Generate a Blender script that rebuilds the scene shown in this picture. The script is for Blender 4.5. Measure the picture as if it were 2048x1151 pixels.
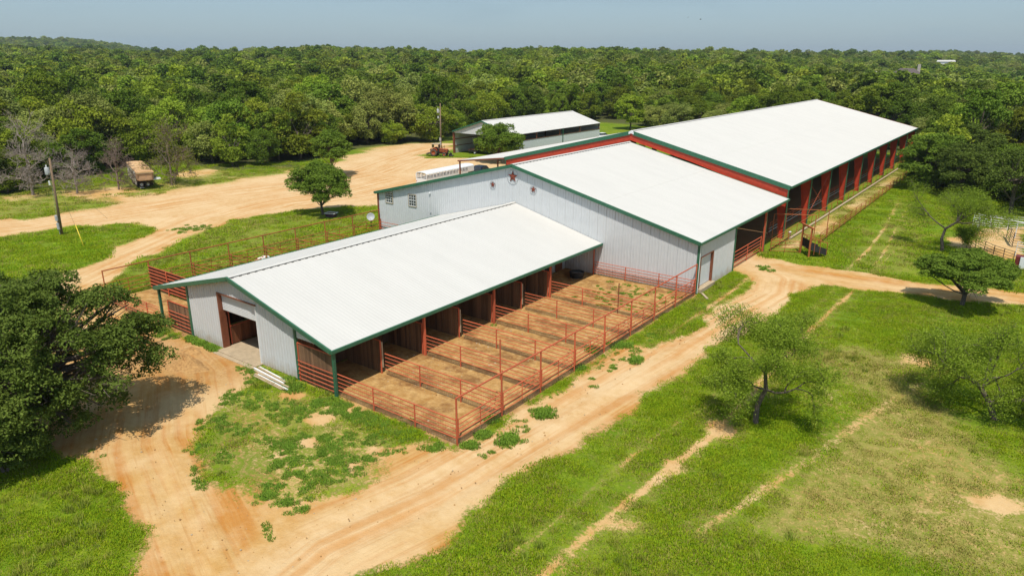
import bpy, bmesh, math, random
import numpy as np
from mathutils import Vector, Matrix
for o in list(bpy.data.objects): bpy.data.objects.remove(o)
S = bpy.context.scene
C = S.collection
# ---------------------------------------------------------------- camera
CAMH = 20.0
YAW, PITCH = math.radians(36.921), math.radians(18.076)
cam = bpy.data.cameras.new('camera'); camo = bpy.data.objects.new('camera', cam); C.objects.link(camo)
cam.sensor_width = 36.0; cam.lens = 36.0 * 1417 / 2048
cam.clip_start = 0.5; cam.clip_end = 20000
camo.location = (0, 0, CAMH); camo.rotation_euler = (math.pi / 2 - PITCH, 0, YAW)
S.camera = camo
# ---------------------------------------------------------------- sky, sun, exposure
SUNV = Vector((0.25, -0.40, 1.0)).normalized()
elev = math.asin(SUNV.z); sun_az = math.atan2(SUNV.x, SUNV.y)
W = bpy.data.worlds.new('World'); S.world = W; W.use_nodes = True
nt = W.node_tree; nt.nodes.clear()
wo = nt.nodes.new('ShaderNodeOutputWorld'); bg = nt.nodes.new('ShaderNodeBackground')
sky = nt.nodes.new('ShaderNodeTexSky'); sky.sky_type = 'NISHITA'; sky.sun_disc = False
sky.sun_elevation = elev; sky.sun_rotation = sun_az
sky.altitude = 300; sky.air_density = 1.0; sky.dust_density = 1.6; sky.ozone_density = 2.0
bg.inputs['Strength'].default_value = 0.15
# thin high veil of cloud, faint, over the whole sky
geo = nt.nodes.new('ShaderNodeTexCoord'); mp = nt.nodes.new('ShaderNodeMapping'); mp.inputs['Scale'].default_value = (2.0, 2.0, 16.0)
cn = nt.nodes.new('ShaderNodeTexNoise'); cn.inputs['Scale'].default_value = 2.2; cn.inputs['Detail'].default_value = 5
cr = nt.nodes.new('ShaderNodeMapRange'); cr.inputs['From Min'].default_value = 0.5; cr.inputs['From Max'].default_value = 0.85
cr.inputs['To Min'].default_value = 0.62; cr.inputs['To Max'].default_value = 0.9
mul = nt.nodes.new('ShaderNodeMixRGB'); mul.blend_type = 'MULTIPLY'; mul.inputs['Fac'].default_value = 1.0
mul.inputs['Color2'].default_value = SKYTINT = (0.76, 0.82, 0.90, 1)
mx = nt.nodes.new('ShaderNodeMixRGB'); mx.inputs['Color2'].default_value = (2.05, 2.84, 3.30, 1)
L = nt.links.new
L(geo.outputs['Generated'], mp.inputs['Vector']); L(mp.outputs['Vector'], cn.inputs['Vector'])
L(cn.outputs['Fac'], cr.inputs['Value']); L(sky.outputs['Color'], mul.inputs['Color1'])
L(mul.outputs['Color'], mx.inputs['Color1']); L(cr.outputs['Result'], mx.inputs['Fac'])
L(mx.outputs['Color'], bg.inputs['Color']); L(bg.outputs['Background'], wo.inputs['Surface'])
sl = bpy.data.lights.new('sun', 'SUN'); sl.energy = 4.0; sl.angle = math.radians(0.53); sl.color = (1.0, 0.95, 0.86)
so = bpy.data.objects.new('sun', sl); C.objects.link(so); so.rotation_euler = SUNV.to_track_quat('Z', 'Y').to_euler()
so.location = (0, 0, 80)
S.view_settings.view_transform = 'Standard'; S.view_settings.look = 'None'
S.view_settings.exposure = 0.12; S.view_settings.gamma = 1.0; S.view_settings.use_curve_mapping = False
S.render.engine = 'CYCLES'
S.render.resolution_x, S.render.resolution_y = 1024, 575
try:
    S.cycles.max_bounces = 6; S.cycles.diffuse_bounces = 3; S.cycles.transmission_bounces = 3; S.cycles.glossy_bounces = 2
except Exception: pass

# ---------------------------------------------------------------- materials
def nodes_of(name):
    m = bpy.data.materials.new(name); m.use_nodes = True
    t = m.node_tree; b = t.nodes['Principled BSDF']
    return m, t, b
def mat(name, col, rough=0.6, var=0.15, scale=6.0, metal=0.0, stretch=(1, 1, 1), objvar=0.0, col2=None, bump=0.0, spec=0.4, coord='Object', lo=0.35, hi=0.65):
    m, t, b = nodes_of(name)
    b.inputs['Roughness'].default_value = rough; b.inputs['Metallic'].default_value = metal
    b.inputs['Specular IOR Level'].default_value = spec
    tc = t.nodes.new('ShaderNodeTexCoord'); mp = t.nodes.new('ShaderNodeMapping'); mp.inputs['Scale'].default_value = stretch
    n = t.nodes.new('ShaderNodeTexNoise'); n.inputs['Scale'].default_value = scale; n.inputs['Detail'].default_value = 6; n.inputs['Roughness'].default_value = 0.6
    t.links.new(tc.outputs[coord], mp.inputs['Vector']); t.links.new(mp.outputs['Vector'], n.inputs['Vector'])
    r = t.nodes.new('ShaderNodeMapRange'); r.inputs['From Min'].default_value = lo; r.inputs['From Max'].default_value = hi
    t.links.new(n.outputs['Fac'], r.inputs['Value'])
    mix = t.nodes.new('ShaderNodeMixRGB')
    c2 = col2 if col2 else tuple(c * (1 - var) for c in col)
    c1 = col if col2 else tuple(min(1, c * (1 + var)) for c in col)
    mix.inputs['Color1'].default_value = (*c2, 1); mix.inputs['Color2'].default_value = (*c1, 1)
    t.links.new(r.outputs['Result'], mix.inputs['Fac'])
    out = mix.outputs['Color']
    if objvar:
        oi = t.nodes.new('ShaderNodeObjectInfo'); r2 = t.nodes.new('ShaderNodeMapRange')
        r2.inputs['To Min'].default_value = 1 - objvar; r2.inputs['To Max'].default_value = 1 + objvar
        t.links.new(oi.outputs['Random'], r2.inputs['Value'])
        hsv = t.nodes.new('ShaderNodeHueSaturation'); t.links.new(r2.outputs['Result'], hsv.inputs['Value'])
        t.links.new(out, hsv.inputs['Color']); out = hsv.outputs['Color']
    t.links.new(out, b.inputs['Base Color'])
    if bump:
        bp = t.nodes.new('ShaderNodeBump'); bp.inputs['Strength'].default_value = bump; bp.inputs['Distance'].default_value = 0.03
        t.links.new(n.outputs['Fac'], bp.inputs['Height']); t.links.new(bp.outputs['Normal'], b.inputs['Normal'])
    return m
M = {}
M['roof'] = mat('white roof steel', (0.585, 0.56, 0.52), 0.5, 0.04, 0.7, spec=0.25, stretch=(0.12, 1, 1), lo=.25, hi=.75)
M['wall'] = mat('white wall steel', (0.60, 0.615, 0.625), 0.45, 0.03, 1.5, spec=0.3)
M['green'] = mat('green trim', (0.035, 0.135, 0.075), 0.45, 0.12, 3)
M['red'] = mat('red primer steel', (0.50, 0.055, 0.022), 0.55, 0.12, 2, bump=0.05)
M['rust'] = mat('rusty red pipe', (0.62, 0.125, 0.052), 0.7, 0.25, 2.5, col2=(0.43, 0.10, 0.045), coord='Generated', objvar=0.15)
M['rustorange'] = mat('orange rusty pipe', (0.46, 0.13, 0.035), 0.75, 0.25, 2.5, col2=(0.30, 0.09, 0.03), coord='Generated', objvar=0.15)
M['wood'] = mat('weathered plank', (0.27, 0.16, 0.085), 0.85, 0.3, 5, stretch=(5, 5, 0.5), objvar=0.4, col2=(0.10, 0.045, 0.024), bump=0.3)
M['woodred'] = mat('stained plank', (0.27, 0.095, 0.035), 0.75, 0.3, 5, stretch=(5, 5, 0.5), objvar=0.3, col2=(0.13, 0.045, 0.02), bump=0.3)
M['brown'] = mat('brown painted steel', (0.21, 0.07, 0.035), 0.55, 0.15, 4)
M['concrete'] = mat('concrete', (0.44, 0.34, 0.22), 0.9, 0.12, 3, bump=0.1)
M['closure'] = mat('shaded closure gap', (0.09, 0.085, 0.08), 0.9, 0.2, 4)  # dark grey standing for shade in the gaps under the ridge cap
M['dark'] = mat('dark gap', (0.025, 0.024, 0.023), 0.8, 0.2, 4)
M['wire'] = mat('fence wire', (0.16, 0.10, 0.06), 0.7, 0.2, 8)
M['galv'] = mat('galvanised steel', (0.52, 0.54, 0.56), 0.4, 0.1, 6, metal=0.5)
M['white'] = mat('white paint', (0.76, 0.77, 0.77), 0.4, 0.04, 4)
M['curtain'] = mat('roll door steel', (0.66, 0.68, 0.69), 0.45, 0.04, 3)
M['glass'] = mat('window glass', (0.05, 0.06, 0.07), 0.12, 0.2, 2, spec=0.7)
M['tan'] = mat('tan frame', (0.36, 0.29, 0.19), 0.6, 0.1, 5)
M['tyre'] = mat('tyre rubber', (0.035, 0.032, 0.03), 0.85, 0.25, 8)
M['dustytyre'] = mat('dusty tyre', (0.11, 0.08, 0.06), 0.9, 0.25, 8)
M['orange'] = mat('orange tractor paint', (0.50, 0.10, 0.025), 0.5, 0.25, 5, col2=(0.20, 0.05, 0.02))
M['blue'] = mat('dark blue car paint', (0.012, 0.02, 0.045), 0.25, 0.1, 2, spec=0.6)
M['tail'] = mat('red lamp', (0.5, 0.02, 0.015), 0.3, 0.1, 3)
M['oldtan'] = mat('rust stained roof', (0.62, 0.40, 0.20), 0.8, 0.2, 1.2, col2=(0.45, 0.21, 0.09), lo=0.3, hi=0.6)
M['oldside'] = mat('faded trailer side', (0.64, 0.60, 0.53), 0.7, 0.2, 1.6, col2=(0.46, 0.33, 0.21))
M['oldnose'] = mat('faded brown nose', (0.50, 0.30, 0.17), 0.55, 0.2, 1.6, col2=(0.33, 0.20, 0.13))
M['pole'] = mat('pole wood', (0.24, 0.16, 0.10), 0.9, 0.25, 4, stretch=(6, 6, 0.6), bump=0.2)
M['yellow'] = mat('yellow guard', (0.72, 0.55, 0.04), 0.5, 0.1, 4)
M['plastic'] = mat('grey plastic', (0.45, 0.46, 0.47), 0.5, 0.06, 4)
M['star'] = mat('rusty star', (0.26, 0.055, 0.025), 0.6, 0.3, 5, col2=(0.14, 0.03, 0.015))
M['hay'] = mat('hay', (0.58, 0.32, 0.12), 0.95, 0.2, 12, bump=0.4)
M['shingle'] = mat('grey shingle', (0.115, 0.09, 0.085), 0.9, 0.15, 3)
M['stone'] = mat('pale stone', (0.45, 0.40, 0.34), 0.9, 0.15, 2)
M['bark'] = mat('grey bark', (0.135, 0.105, 0.08), 0.95, 0.35, 7, stretch=(2, 2, 0.6), bump=0.5)
M['deadbark'] = mat('dead grey wood', (0.30, 0.245, 0.21), 0.95, 0.25, 7, bump=0.3)
M['deadbrown'] = mat('dead brown wood', (0.20, 0.145, 0.115), 0.95, 0.25, 7, bump=0.3)
M['manure'] = mat('loose dirt', (0.50, 0.29, 0.11), 1.0, 0.35, 5, bump=1.0, col2=(0.31, 0.165, 0.06))
M['panelmetal'] = mat('black corral pipe', (0.05, 0.045, 0.045), 0.5, 0.2, 5)
M['maroon'] = mat('maroon paint', (0.16, 0.025, 0.022), 0.5, 0.1, 3)
M['planter'] = mat('purple planter', (0.09, 0.04, 0.07), 0.6, 0.1, 3)
M['bird'] = mat('dark feathers', (0.03, 0.028, 0.027), 0.8, 0.1, 5)

def splash(m, h=0.8, amt=0.55, col=(0.42, 0.29, 0.17)):
    # red soil splashed up the foot of the sheets by rain
    t = m.node_tree; b = t.nodes['Principled BSDF']; lk = b.inputs['Base Color'].links[0]; src = lk.from_socket
    tc = t.nodes.new('ShaderNodeTexCoord'); sx = t.nodes.new('ShaderNodeSeparateXYZ'); t.links.new(tc.outputs['Object'], sx.inputs[0])
    n = t.nodes.new('ShaderNodeTexNoise'); n.inputs['Scale'].default_value = 1.7; n.inputs['Detail'].default_value = 6; t.links.new(tc.outputs['Object'], n.inputs['Vector'])
    a = t.nodes.new('ShaderNodeMath'); a.operation = 'MULTIPLY'; a.inputs[1].default_value = 1.6; t.links.new(n.outputs['Fac'], a.inputs[0])
    d = t.nodes.new('ShaderNodeMath'); d.operation = 'SUBTRACT'; t.links.new(a.outputs[0], d.inputs[0]); t.links.new(sx.outputs[2], d.inputs[1])
    r = t.nodes.new('ShaderNodeMapRange'); r.inputs['From Min'].default_value = 0.0; r.inputs['From Max'].default_value = h; r.inputs['To Max'].default_value = amt; t.links.new(d.outputs[0], r.inputs['Value'])
    mx_ = t.nodes.new('ShaderNodeMixRGB'); mx_.inputs['Color2'].default_value = (*col, 1); t.links.new(r.outputs['Result'], mx_.inputs['Fac']); t.links.new(src, mx_.inputs['Color1']); t.links.new(mx_.outputs['Color'], b.inputs['Base Color'])
splash(M['wall'])
def leafmat(name, c1, c2, transl=0.25, hue=0.02, val=0.25):
    m = bpy.data.materials.new(name); m.use_nodes = True; t = m.node_tree
    b = t.nodes['Principled BSDF']; b.inputs['Roughness'].default_value = 0.7; b.inputs['Specular IOR Level'].default_value = 0.06
    at = t.nodes.new('ShaderNodeAttribute'); at.attribute_name = 'tint'
    mix = t.nodes.new('ShaderNodeMixRGB'); mix.inputs['Color1'].default_value = (*c1, 1); mix.inputs['Color2'].default_value = (*c2, 1)
    t.links.new(at.outputs['Fac'], mix.inputs['Fac'])
    oi = t.nodes.new('ShaderNodeObjectInfo')
    rh = t.nodes.new('ShaderNodeMapRange'); rh.inputs['To Min'].default_value = 0.5 - hue; rh.inputs['To Max'].default_value = 0.5 + hue
    rv = t.nodes.new('ShaderNodeMapRange'); rv.inputs['To Min'].default_value = 1 - val; rv.inputs['To Max'].default_value = 1 + val
    mm = t.nodes.new('ShaderNodeMath'); mm.operation = 'MULTIPLY'; mm.inputs[1].default_value = 7.31
    fr = t.nodes.new('ShaderNodeMath'); fr.operation = 'FRACT'
    t.links.new(oi.outputs['Random'], rh.inputs['Value']); t.links.new(oi.outputs['Random'], mm.inputs[0]); t.links.new(mm.outputs[0], fr.inputs[0]); t.links.new(fr.outputs[0], rv.inputs['Value'])
    hs = t.nodes.new('ShaderNodeHueSaturation'); t.links.new(rh.outputs['Result'], hs.inputs['Hue']); t.links.new(rv.outputs['Result'], hs.inputs['Value']); t.links.new(mix.outputs['Color'], hs.inputs['Color'])
    t.links.new(hs.outputs['Color'], b.inputs['Base Color'])
    tr = t.nodes.new('ShaderNodeBsdfTranslucent'); t.links.new(hs.outputs['Color'], tr.inputs['Color'])
    ms = t.nodes.new('ShaderNodeMixShader'); ms.inputs['Fac'].default_value = transl
    t.links.new(b.outputs['BSDF'], ms.inputs[1]); t.links.new(tr.outputs['BSDF'], ms.inputs[2])
    t.links.new(ms.outputs['Shader'], t.nodes['Material Output'].inputs['Surface'])
    return m
M['oakleaf'] = leafmat('wood oak leaf', (0.135, 0.20, 0.010), (0.31, 0.37, 0.042), 0.3, 0.017, 0.42)
M['elmleaf'] = leafmat('darker elm leaf', (0.085, 0.15, 0.010), (0.20, 0.275, 0.035), 0.28, 0.012, 0.3)
M['paleleaf'] = leafmat('pale grey oak leaf', (0.17, 0.215, 0.035), (0.37, 0.40, 0.10), 0.28, 0.012, 0.25)
M['darkleaf'] = leafmat('dark oak leaf', (0.062, 0.098, 0.012), (0.17, 0.225, 0.040), 0.2, 0.0, 0.05)
M['brightleaf'] = leafmat('bright oak leaf', (0.085, 0.15, 0.014), (0.22, 0.31, 0.04), 0.25, 0.0, 0.05)
M['mesqleaf'] = leafmat('mesquite leaf', (0.17, 0.26, 0.016), (0.32, 0.41, 0.05), 0.35, 0.0, 0.05)
M['grassblade'] = leafmat('grass blade', (0.185, 0.305, 0.006), (0.37, 0.45, 0.022), 0.35, 0.022, 0.25)
M['drygrass'] = leafmat('dry grass blade', (0.24, 0.25, 0.04), (0.42, 0.34, 0.10), 0.25, 0.015, 0.25)
M['tallgrass'] = leafmat('tall pasture grass', (0.20, 0.27, 0.02), (0.40, 0.40, 0.08), 0.35, 0.02, 0.25)
M['weed'] = leafmat('weed leaf', (0.12, 0.23, 0.022), (0.25, 0.38, 0.045), 0.3, 0.01, 0.15)

# ---------------------------------------------------------------- helpers
def link(name, me, m=None, parent=None, loc=None):
    o = bpy.data.objects.new(name, me); C.objects.link(o)
    if m is not None and me is not None and len(me.materials) == 0:
        me.materials.append(M[m] if isinstance(m, str) else m)
    if parent is not None: o.parent = parent
    if loc is not None: o.location = loc
    return o
def thing(name, label, cat, loc=(0, 0, 0), rz=0.0, group=None):
    o = bpy.data.objects.new(name, None); C.objects.link(o); o.location = loc; o.rotation_euler = (0, 0, rz)
    o.empty_display_size = 0.2
    tag(o, label, cat, group); return o
def tag(o, label, cat, group=None):
    o['label'] = label; o['category'] = cat
    if group: o['group'] = group
    return o
def struct(o, kind='structure', label=None):
    o['kind'] = kind
    if label: o['label'] = label
    return o
class MB:
    def __init__(s): s.v = []; s.f = []
    def add(s, vs, fs):
        b = len(s.v); s.v += [tuple(v) for v in vs]; s.f += [tuple(i + b for i in f) for f in fs]; return s
    def box(s, a, b):
        (x0, y0, z0), (x1, y1, z1) = a, b
        return s.add([(x0, y0, z0), (x1, y0, z0), (x1, y1, z0), (x0, y1, z0), (x0, y0, z1), (x1, y0, z1), (x1, y1, z1), (x0, y1, z1)],
                     [(3, 2, 1, 0), (4, 5, 6, 7), (0, 1, 5, 4), (1, 2, 6, 5), (2, 3, 7, 6), (3, 0, 4, 7)])
    def prism(s, poly, axis, a, b):
        n = len(poly)
        def P(q, w): return {'x': (w, q[0], q[1]), 'y': (q[0], w, q[1]), 'z': (q[0], q[1], w)}[axis]
        vs = [P(q, a) for q in poly] + [P(q, b) for q in poly]
        fs = [tuple(range(n)), tuple(range(2 * n - 1, n - 1, -1))] + [(i, i + n, (i + 1) % n + n, (i + 1) % n) for i in range(n)]
        return s.add(vs, fs)
    def tube(s, p, q, r0, r1=None, n=6, caps=True):
        r1 = r0 if r1 is None else r1
        p = Vector(p); q = Vector(q); d = (q - p)
        if d.length < 1e-6: return s
        d.normalize(); a = d.orthogonal().normalized(); b = d.cross(a)
        vs = []
        for c, r in ((p, r0), (q, r1)):
            for i in range(n):
                t = 2 * math.pi * i / n; vs.append(c + a * (r * math.cos(t)) + b * (r * math.sin(t)))
        fs = [(i, (i + 1) % n, (i + 1) % n + n, i + n) for i in range(n)]
        if caps: fs += [tuple(range(n - 1, -1, -1)), tuple(range(n, 2 * n))]
        return s.add(vs, fs)
    def path(s, pts, r, n=6):
        for a, b in zip(pts[:-1], pts[1:]): s.tube(a, b, r, r, n)
        return s
    def lathe(s, prof, n=20, axis='z', c=(0, 0, 0)):
        vs = []; m = len(prof)
        for (r, h) in prof:
            for i in range(n):
                t = 2 * math.pi * i / n; u, w = r * math.cos(t), r * math.sin(t)
                p = {'z': (u, w, h), 'x': (h, u, w), 'y': (u, h, w)}[axis]
                vs.append((p[0] + c[0], p[1] + c[1], p[2] + c[2]))
        fs = [(j * n + i, j * n + (i + 1) % n, (j + 1) * n + (i + 1) % n, (j + 1) * n + i) for j in range(m - 1) for i in range(n)]
        return s.add(vs, fs)
    def mesh(s, name='mesh', smooth=False):
        me = bpy.data.meshes.new(name); me.from_pydata(s.v, [], s.f)
        bm = bmesh.new(); bm.from_mesh(me); bmesh.ops.recalc_face_normals(bm, faces=bm.faces); bm.to_mesh(me); bm.free()
        if smooth: me.polygons.foreach_set('use_smooth', [True] * len(me.polygons))
        return me
    def build(s, name, m, parent=None, smooth=False, bevel=0.0, loc=None):
        o = link(name, s.mesh(name, smooth), m, parent, loc)
        if bevel:
            md = o.modifiers.new('bevel', 'BEVEL'); md.width = bevel; md.segments = 2; md.limit_method = 'ANGLE'
        return o
_unit = {}
def unit_cyl(m, n=8):
    k = ('c', m, n)
    if k not in _unit:
        me = MB().tube((0, 0, 0), (0, 0, 1), 1, 1, n).mesh('pipe'); me.materials.append(M[m])
        for p in me.polygons: p.use_smooth = len(p.vertices) == 4
        _unit[k] = me
    return _unit[k]
def unit_box(m):
    k = ('b', m)
    if k not in _unit:
        me = MB().box((-.5, -.5, 0), (.5, .5, 1)).mesh('bar'); me.materials.append(M[m]); _unit[k] = me
    return _unit[k]
def pipe(name, p, q, r, m, parent, n=8):
    p = Vector(p); q = Vector(q); d = q - p
    o = bpy.data.objects.new(name, unit_cyl(m, n)); C.objects.link(o); o.parent = parent
    o.matrix_basis = Matrix.Translation(p) @ d.to_track_quat('Z', 'Y').to_matrix().to_4x4() @ Matrix.Diagonal((r, r, d.length, 1))
    return o
def bar(name, a, b, m, parent):          # axis aligned box sharing one mesh
    o = bpy.data.objects.new(name, unit_box(m)); C.objects.link(o); o.parent = parent
    o.location = ((a[0] + b[0]) / 2, (a[1] + b[1]) / 2, min(a[2], b[2]))
    o.scale = (abs(b[0] - a[0]), abs(b[1] - a[1]), abs(b[2] - a[2])); return o
def rbox(name, a, b, m, parent, bevel=0.0): return MB().box(a, b).build(name, m, parent, bevel=bevel)
def copy_tree(o, parent=None):
    c = o.copy(); C.objects.link(c); c.parent = parent
    for ch in o.children: copy_tree(ch, c)
    return c

RIB = 0.305
def ribs(u0, u1, pitch=RIB, h=0.032):
    us = []; k = math.floor(u0 / pitch) - 1
    pts = []
    while k * pitch < u1 + pitch:
        c = k * pitch
        pts += [(c - 0.045, 0.0), (c - 0.018, h), (c + 0.018, h), (c + 0.045, 0.0)]; k += 1
    out = [(u0, 0.0)] + [p for p in pts if u0 + 1e-3 < p[0] < u1 - 1e-3] + [(u1, 0.0)]
    return out
def sheet(axis, plane, sign, u0, u1, zb, zt, m, parent, name='wall_sheet'):
    """ribbed steel sheet standing on the plane axis=plane, ribs towards sign"""
    pr = ribs(u0, u1); vs = []; fs = []
    def P(u, n, z): return (u, plane + sign * n, z) if axis == 'y' else (plane + sign * n, u, z)
    for (u, h) in pr:
        b, t = zb(u) if callable(zb) else zb, zt(u) if callable(zt) else zt
        if t < b: t = b
        vs += [P(u, h, b), P(u, h, t), P(u, -0.03, b), P(u, -0.03, t)]
    for i in range(len(pr) - 1):
        a = i * 4; c = a + 4
        fs += [(a, c, c + 1, a + 1), (a + 2, a + 3, c + 3, c + 2), (a + 1, c + 1, c + 3, a + 3), (a, a + 2, c + 2, c)]
    e = (len(pr) - 1) * 4; fs += [(0, 1, 3, 2), (e, e + 2, e + 3, e + 1)]
    return MB().add(vs, fs).build(name, m, parent)
def wall(axis, plane, sign, u0, u1, zb, zt, parent, openings=(), extra=(), m='wall', w=0.915):
    cuts = {u0, u1}
    k = math.ceil(u0 / w)
    while k * w < u1:
        if k * w > u0 + 0.1 and k * w < u1 - 0.1: cuts.add(round(k * w, 4))
        k += 1
    for c in extra: cuts.add(c)
    for (a, b, _, _) in openings:
        cuts = {c for c in cuts if not (a - 0.12 < c < b + 0.12)} | {a, b}
    cuts |= {u0, u1}; cs = sorted(cuts)
    for a, b in zip(cs[:-1], cs[1:]):
        mid = (a + b) / 2; op = [o for o in openings if o[0] <= mid <= o[1]]
        if not op: sheet(axis, plane, sign, a + .002, b - .002, zb, zt, m, parent)
        else:
            z0, z1 = op[0][2], op[0][3]
            base = zb(mid) if callable(zb) else zb
            if z0 > base + 0.05: sheet(axis, plane, sign, a + .002, b - .002, zb, z0, m, parent)
            sheet(axis, plane, sign, a + .002, b - .002, z1, zt, m, parent)
def roof_slope(name, rx, rz, ex, ez, y0, y1, parent, m='roof', pitch=RIB, h=0.02):
    pr = ribs(y0, y1, pitch, h); vs = []; fs = []
    for (y, hh) in pr: vs += [(ex, y, ez + hh), (rx, y, rz + hh), (ex, y, ez - 0.05), (rx, y, rz - 0.05)]
    for i in range(len(pr) - 1):
        a = i * 4; c = a + 4
        fs += [(a, c, c + 1, a + 1), (a + 2, a + 3, c + 3, c + 2), (a, a + 2, c + 2, c), (a + 1, c + 1, c + 3, a + 3)]
    e = (len(pr) - 1) * 4; fs += [(0, 1, 3, 2), (e, e + 2, e + 3, e + 1)]
    return MB().add(vs, fs).build(name, m, parent)
def beam(name, p, q, w, hgt, m, parent, bevel=0.02):
    """box beam from p to q, w wide (horizontal), hgt high, top centre line on p-q"""
    p = Vector(p); q = Vector(q); d = (q - p).normalized(); side = d.cross(Vector((0, 0, 1))).normalized(); u = side.cross(d)
    vs = []
    for c in (p, q):
        for s, t in ((-.5, 0), (.5, 0), (.5, -1), (-.5, -1)): vs.append(c + side * (s * w) + u * (t * hgt))
    return MB().add(vs, [(0, 1, 2, 3), (7, 6, 5, 4), (0, 4, 5, 1), (1, 5, 6, 2), (2, 6, 7, 3), (3, 7, 4, 0)]).build(name, m, parent, bevel=bevel)
def ridge_cap(rx, rz, sl, y0, y1, parent, w=0.22, dashes=True, step=RIB):
    mb = MB(); z = rz + 0.05
    mb.prism([(rx - w, z - sl * w), (rx, z), (rx + w, z - sl * w), (rx + w, z - sl * w + .02), (rx, z + .025), (rx - w, z - sl * w + .02)], 'y', y0, y1)
    cap = mb.build('ridge_cap', 'roof', parent)
    if dashes:      # dark boxes stand in for the shaded gaps between roof ribs under the cap
        y = math.ceil(y0 / RIB) * RIB; x = rx + w + 0.025
        while y < y1 - step:
            bar('closure_gap_shade', (x - 0.03, y + 0.05, rz - sl * w - 0.005), (x + 0.02, y + RIB - 0.05, rz - sl * w + 0.03), 'closure', cap); y += step
    return cap
def gable(rx, rz, sl): return lambda x: rz - sl * abs(x - rx) - 0.06
# ---------------------------------------------------------------- terrain and ground
RT = (math.cos(YAW), math.sin(YAW)); FW = (-math.sin(YAW), math.cos(YAW))
def sst(a, b, x):
    t = np.clip((x - a) / (b - a), 0, 1); return t * t * (3 - 2 * t)
def height(x, y):
    x = np.asarray(x, float); y = np.asarray(y, float)
    u = x * RT[0] + y * RT[1]; v = x * FW[0] + y * FW[1]
    d = np.hypot(x, y); az = np.degrees(np.arctan2(u, v))          # bearing right of the view axis
    west = 1 - 0.86 * sst(14, 30, az)
    ridge = (14.5 + 1.6 * np.sin(az * .31) + .8 * np.sin(az * .83 + 1)) * sst(170, 860, d) * west
    ridge *= 1 - 0.55 * sst(900, 1500, d)
    ridge -= 5.0 * sst(28, 36, az) * sst(220, 500, d) * (1 - sst(700, 1000, d))
    far = 40 * sst(1300, 2300, d) * (1 - sst(-31, -22, az)) * sst(-80, -40, az)
    far2 = (5 + 3 * np.sin(az * .45 + .6)) * sst(1100, 2000, d) * sst(8, 20, az) + 3 * sst(600, 1250, d) * sst(20, 27, az) * (1 - sst(30, 34, az))
    far3 = 10 * sst(2600, 4200, d)
    bumps = (1.3 * np.sin(x * .021 + 1) * np.sin(y * .017) + 1.0 * np.sin(x * .006 + y * .009)) * sst(200, 500, d)
    front = sst(-0.15, 0.1, v / (d + 1e-6))
    return (ridge + far + far2 + far3 + bumps) * front
def sdist(px, py, poly):
    """signed distance to a polygon, positive inside"""
    poly = np.array(poly, float); inside = np.zeros(px.shape, bool); dm = np.full(px.shape, 1e9)
    n = len(poly)
    for i in range(n):
        (ax, ay), (bx, by) = poly[i], poly[(i + 1) % n]
        ex, ey = bx - ax, by - ay; l2 = ex * ex + ey * ey + 1e-12
        t = np.clip(((px - ax) * ex + (py - ay) * ey) / l2, 0, 1)
        dm = np.minimum(dm, np.hypot(px - ax - t * ex, py - ay - t * ey))
        cond = ((ay > py) != (by > py)); xi = ax + (py - ay) * ex / (ey if abs(ey) > 1e-12 else 1e-12)
        inside ^= cond & (px < xi)
    return np.where(inside, dm, -dm)
def ldist(px, py, line):
    dm = np.full(px.shape, 1e9); s = np.zeros(px.shape); tt = np.zeros(px.shape); acc = 0.0
    line = np.array(line, float)
    for (ax, ay), (bx, by) in zip(line[:-1], line[1:]):
        ex, ey = bx - ax, by - ay; l = math.hypot(ex, ey)
        t = np.clip(((px - ax) * ex + (py - ay) * ey) / (l * l), 0, 1)
        dd = np.hypot(px - ax - t * ex, py - ay - t * ey); sg = np.sign(ex * (py - ay) - ey * (px - ax))
        c = dd < dm; s = np.where(c, acc + t * l, s); tt = np.where(c, dd * sg, tt); dm = np.where(c, dd, dm); acc += l
    return dm, s, tt
def bumpnoise(x, y, f, seed=0):
    r = np.random.RandomState(seed); out = np.zeros(np.shape(x))
    for k in range(7):
        a = r.rand() * 6.28; ff = f * (0.6 + r.rand() * 1.4)
        out = out + np.sin((x * math.cos(a) + y * math.sin(a)) * ff + r.rand() * 6.28)
    return out / 7.0
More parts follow.
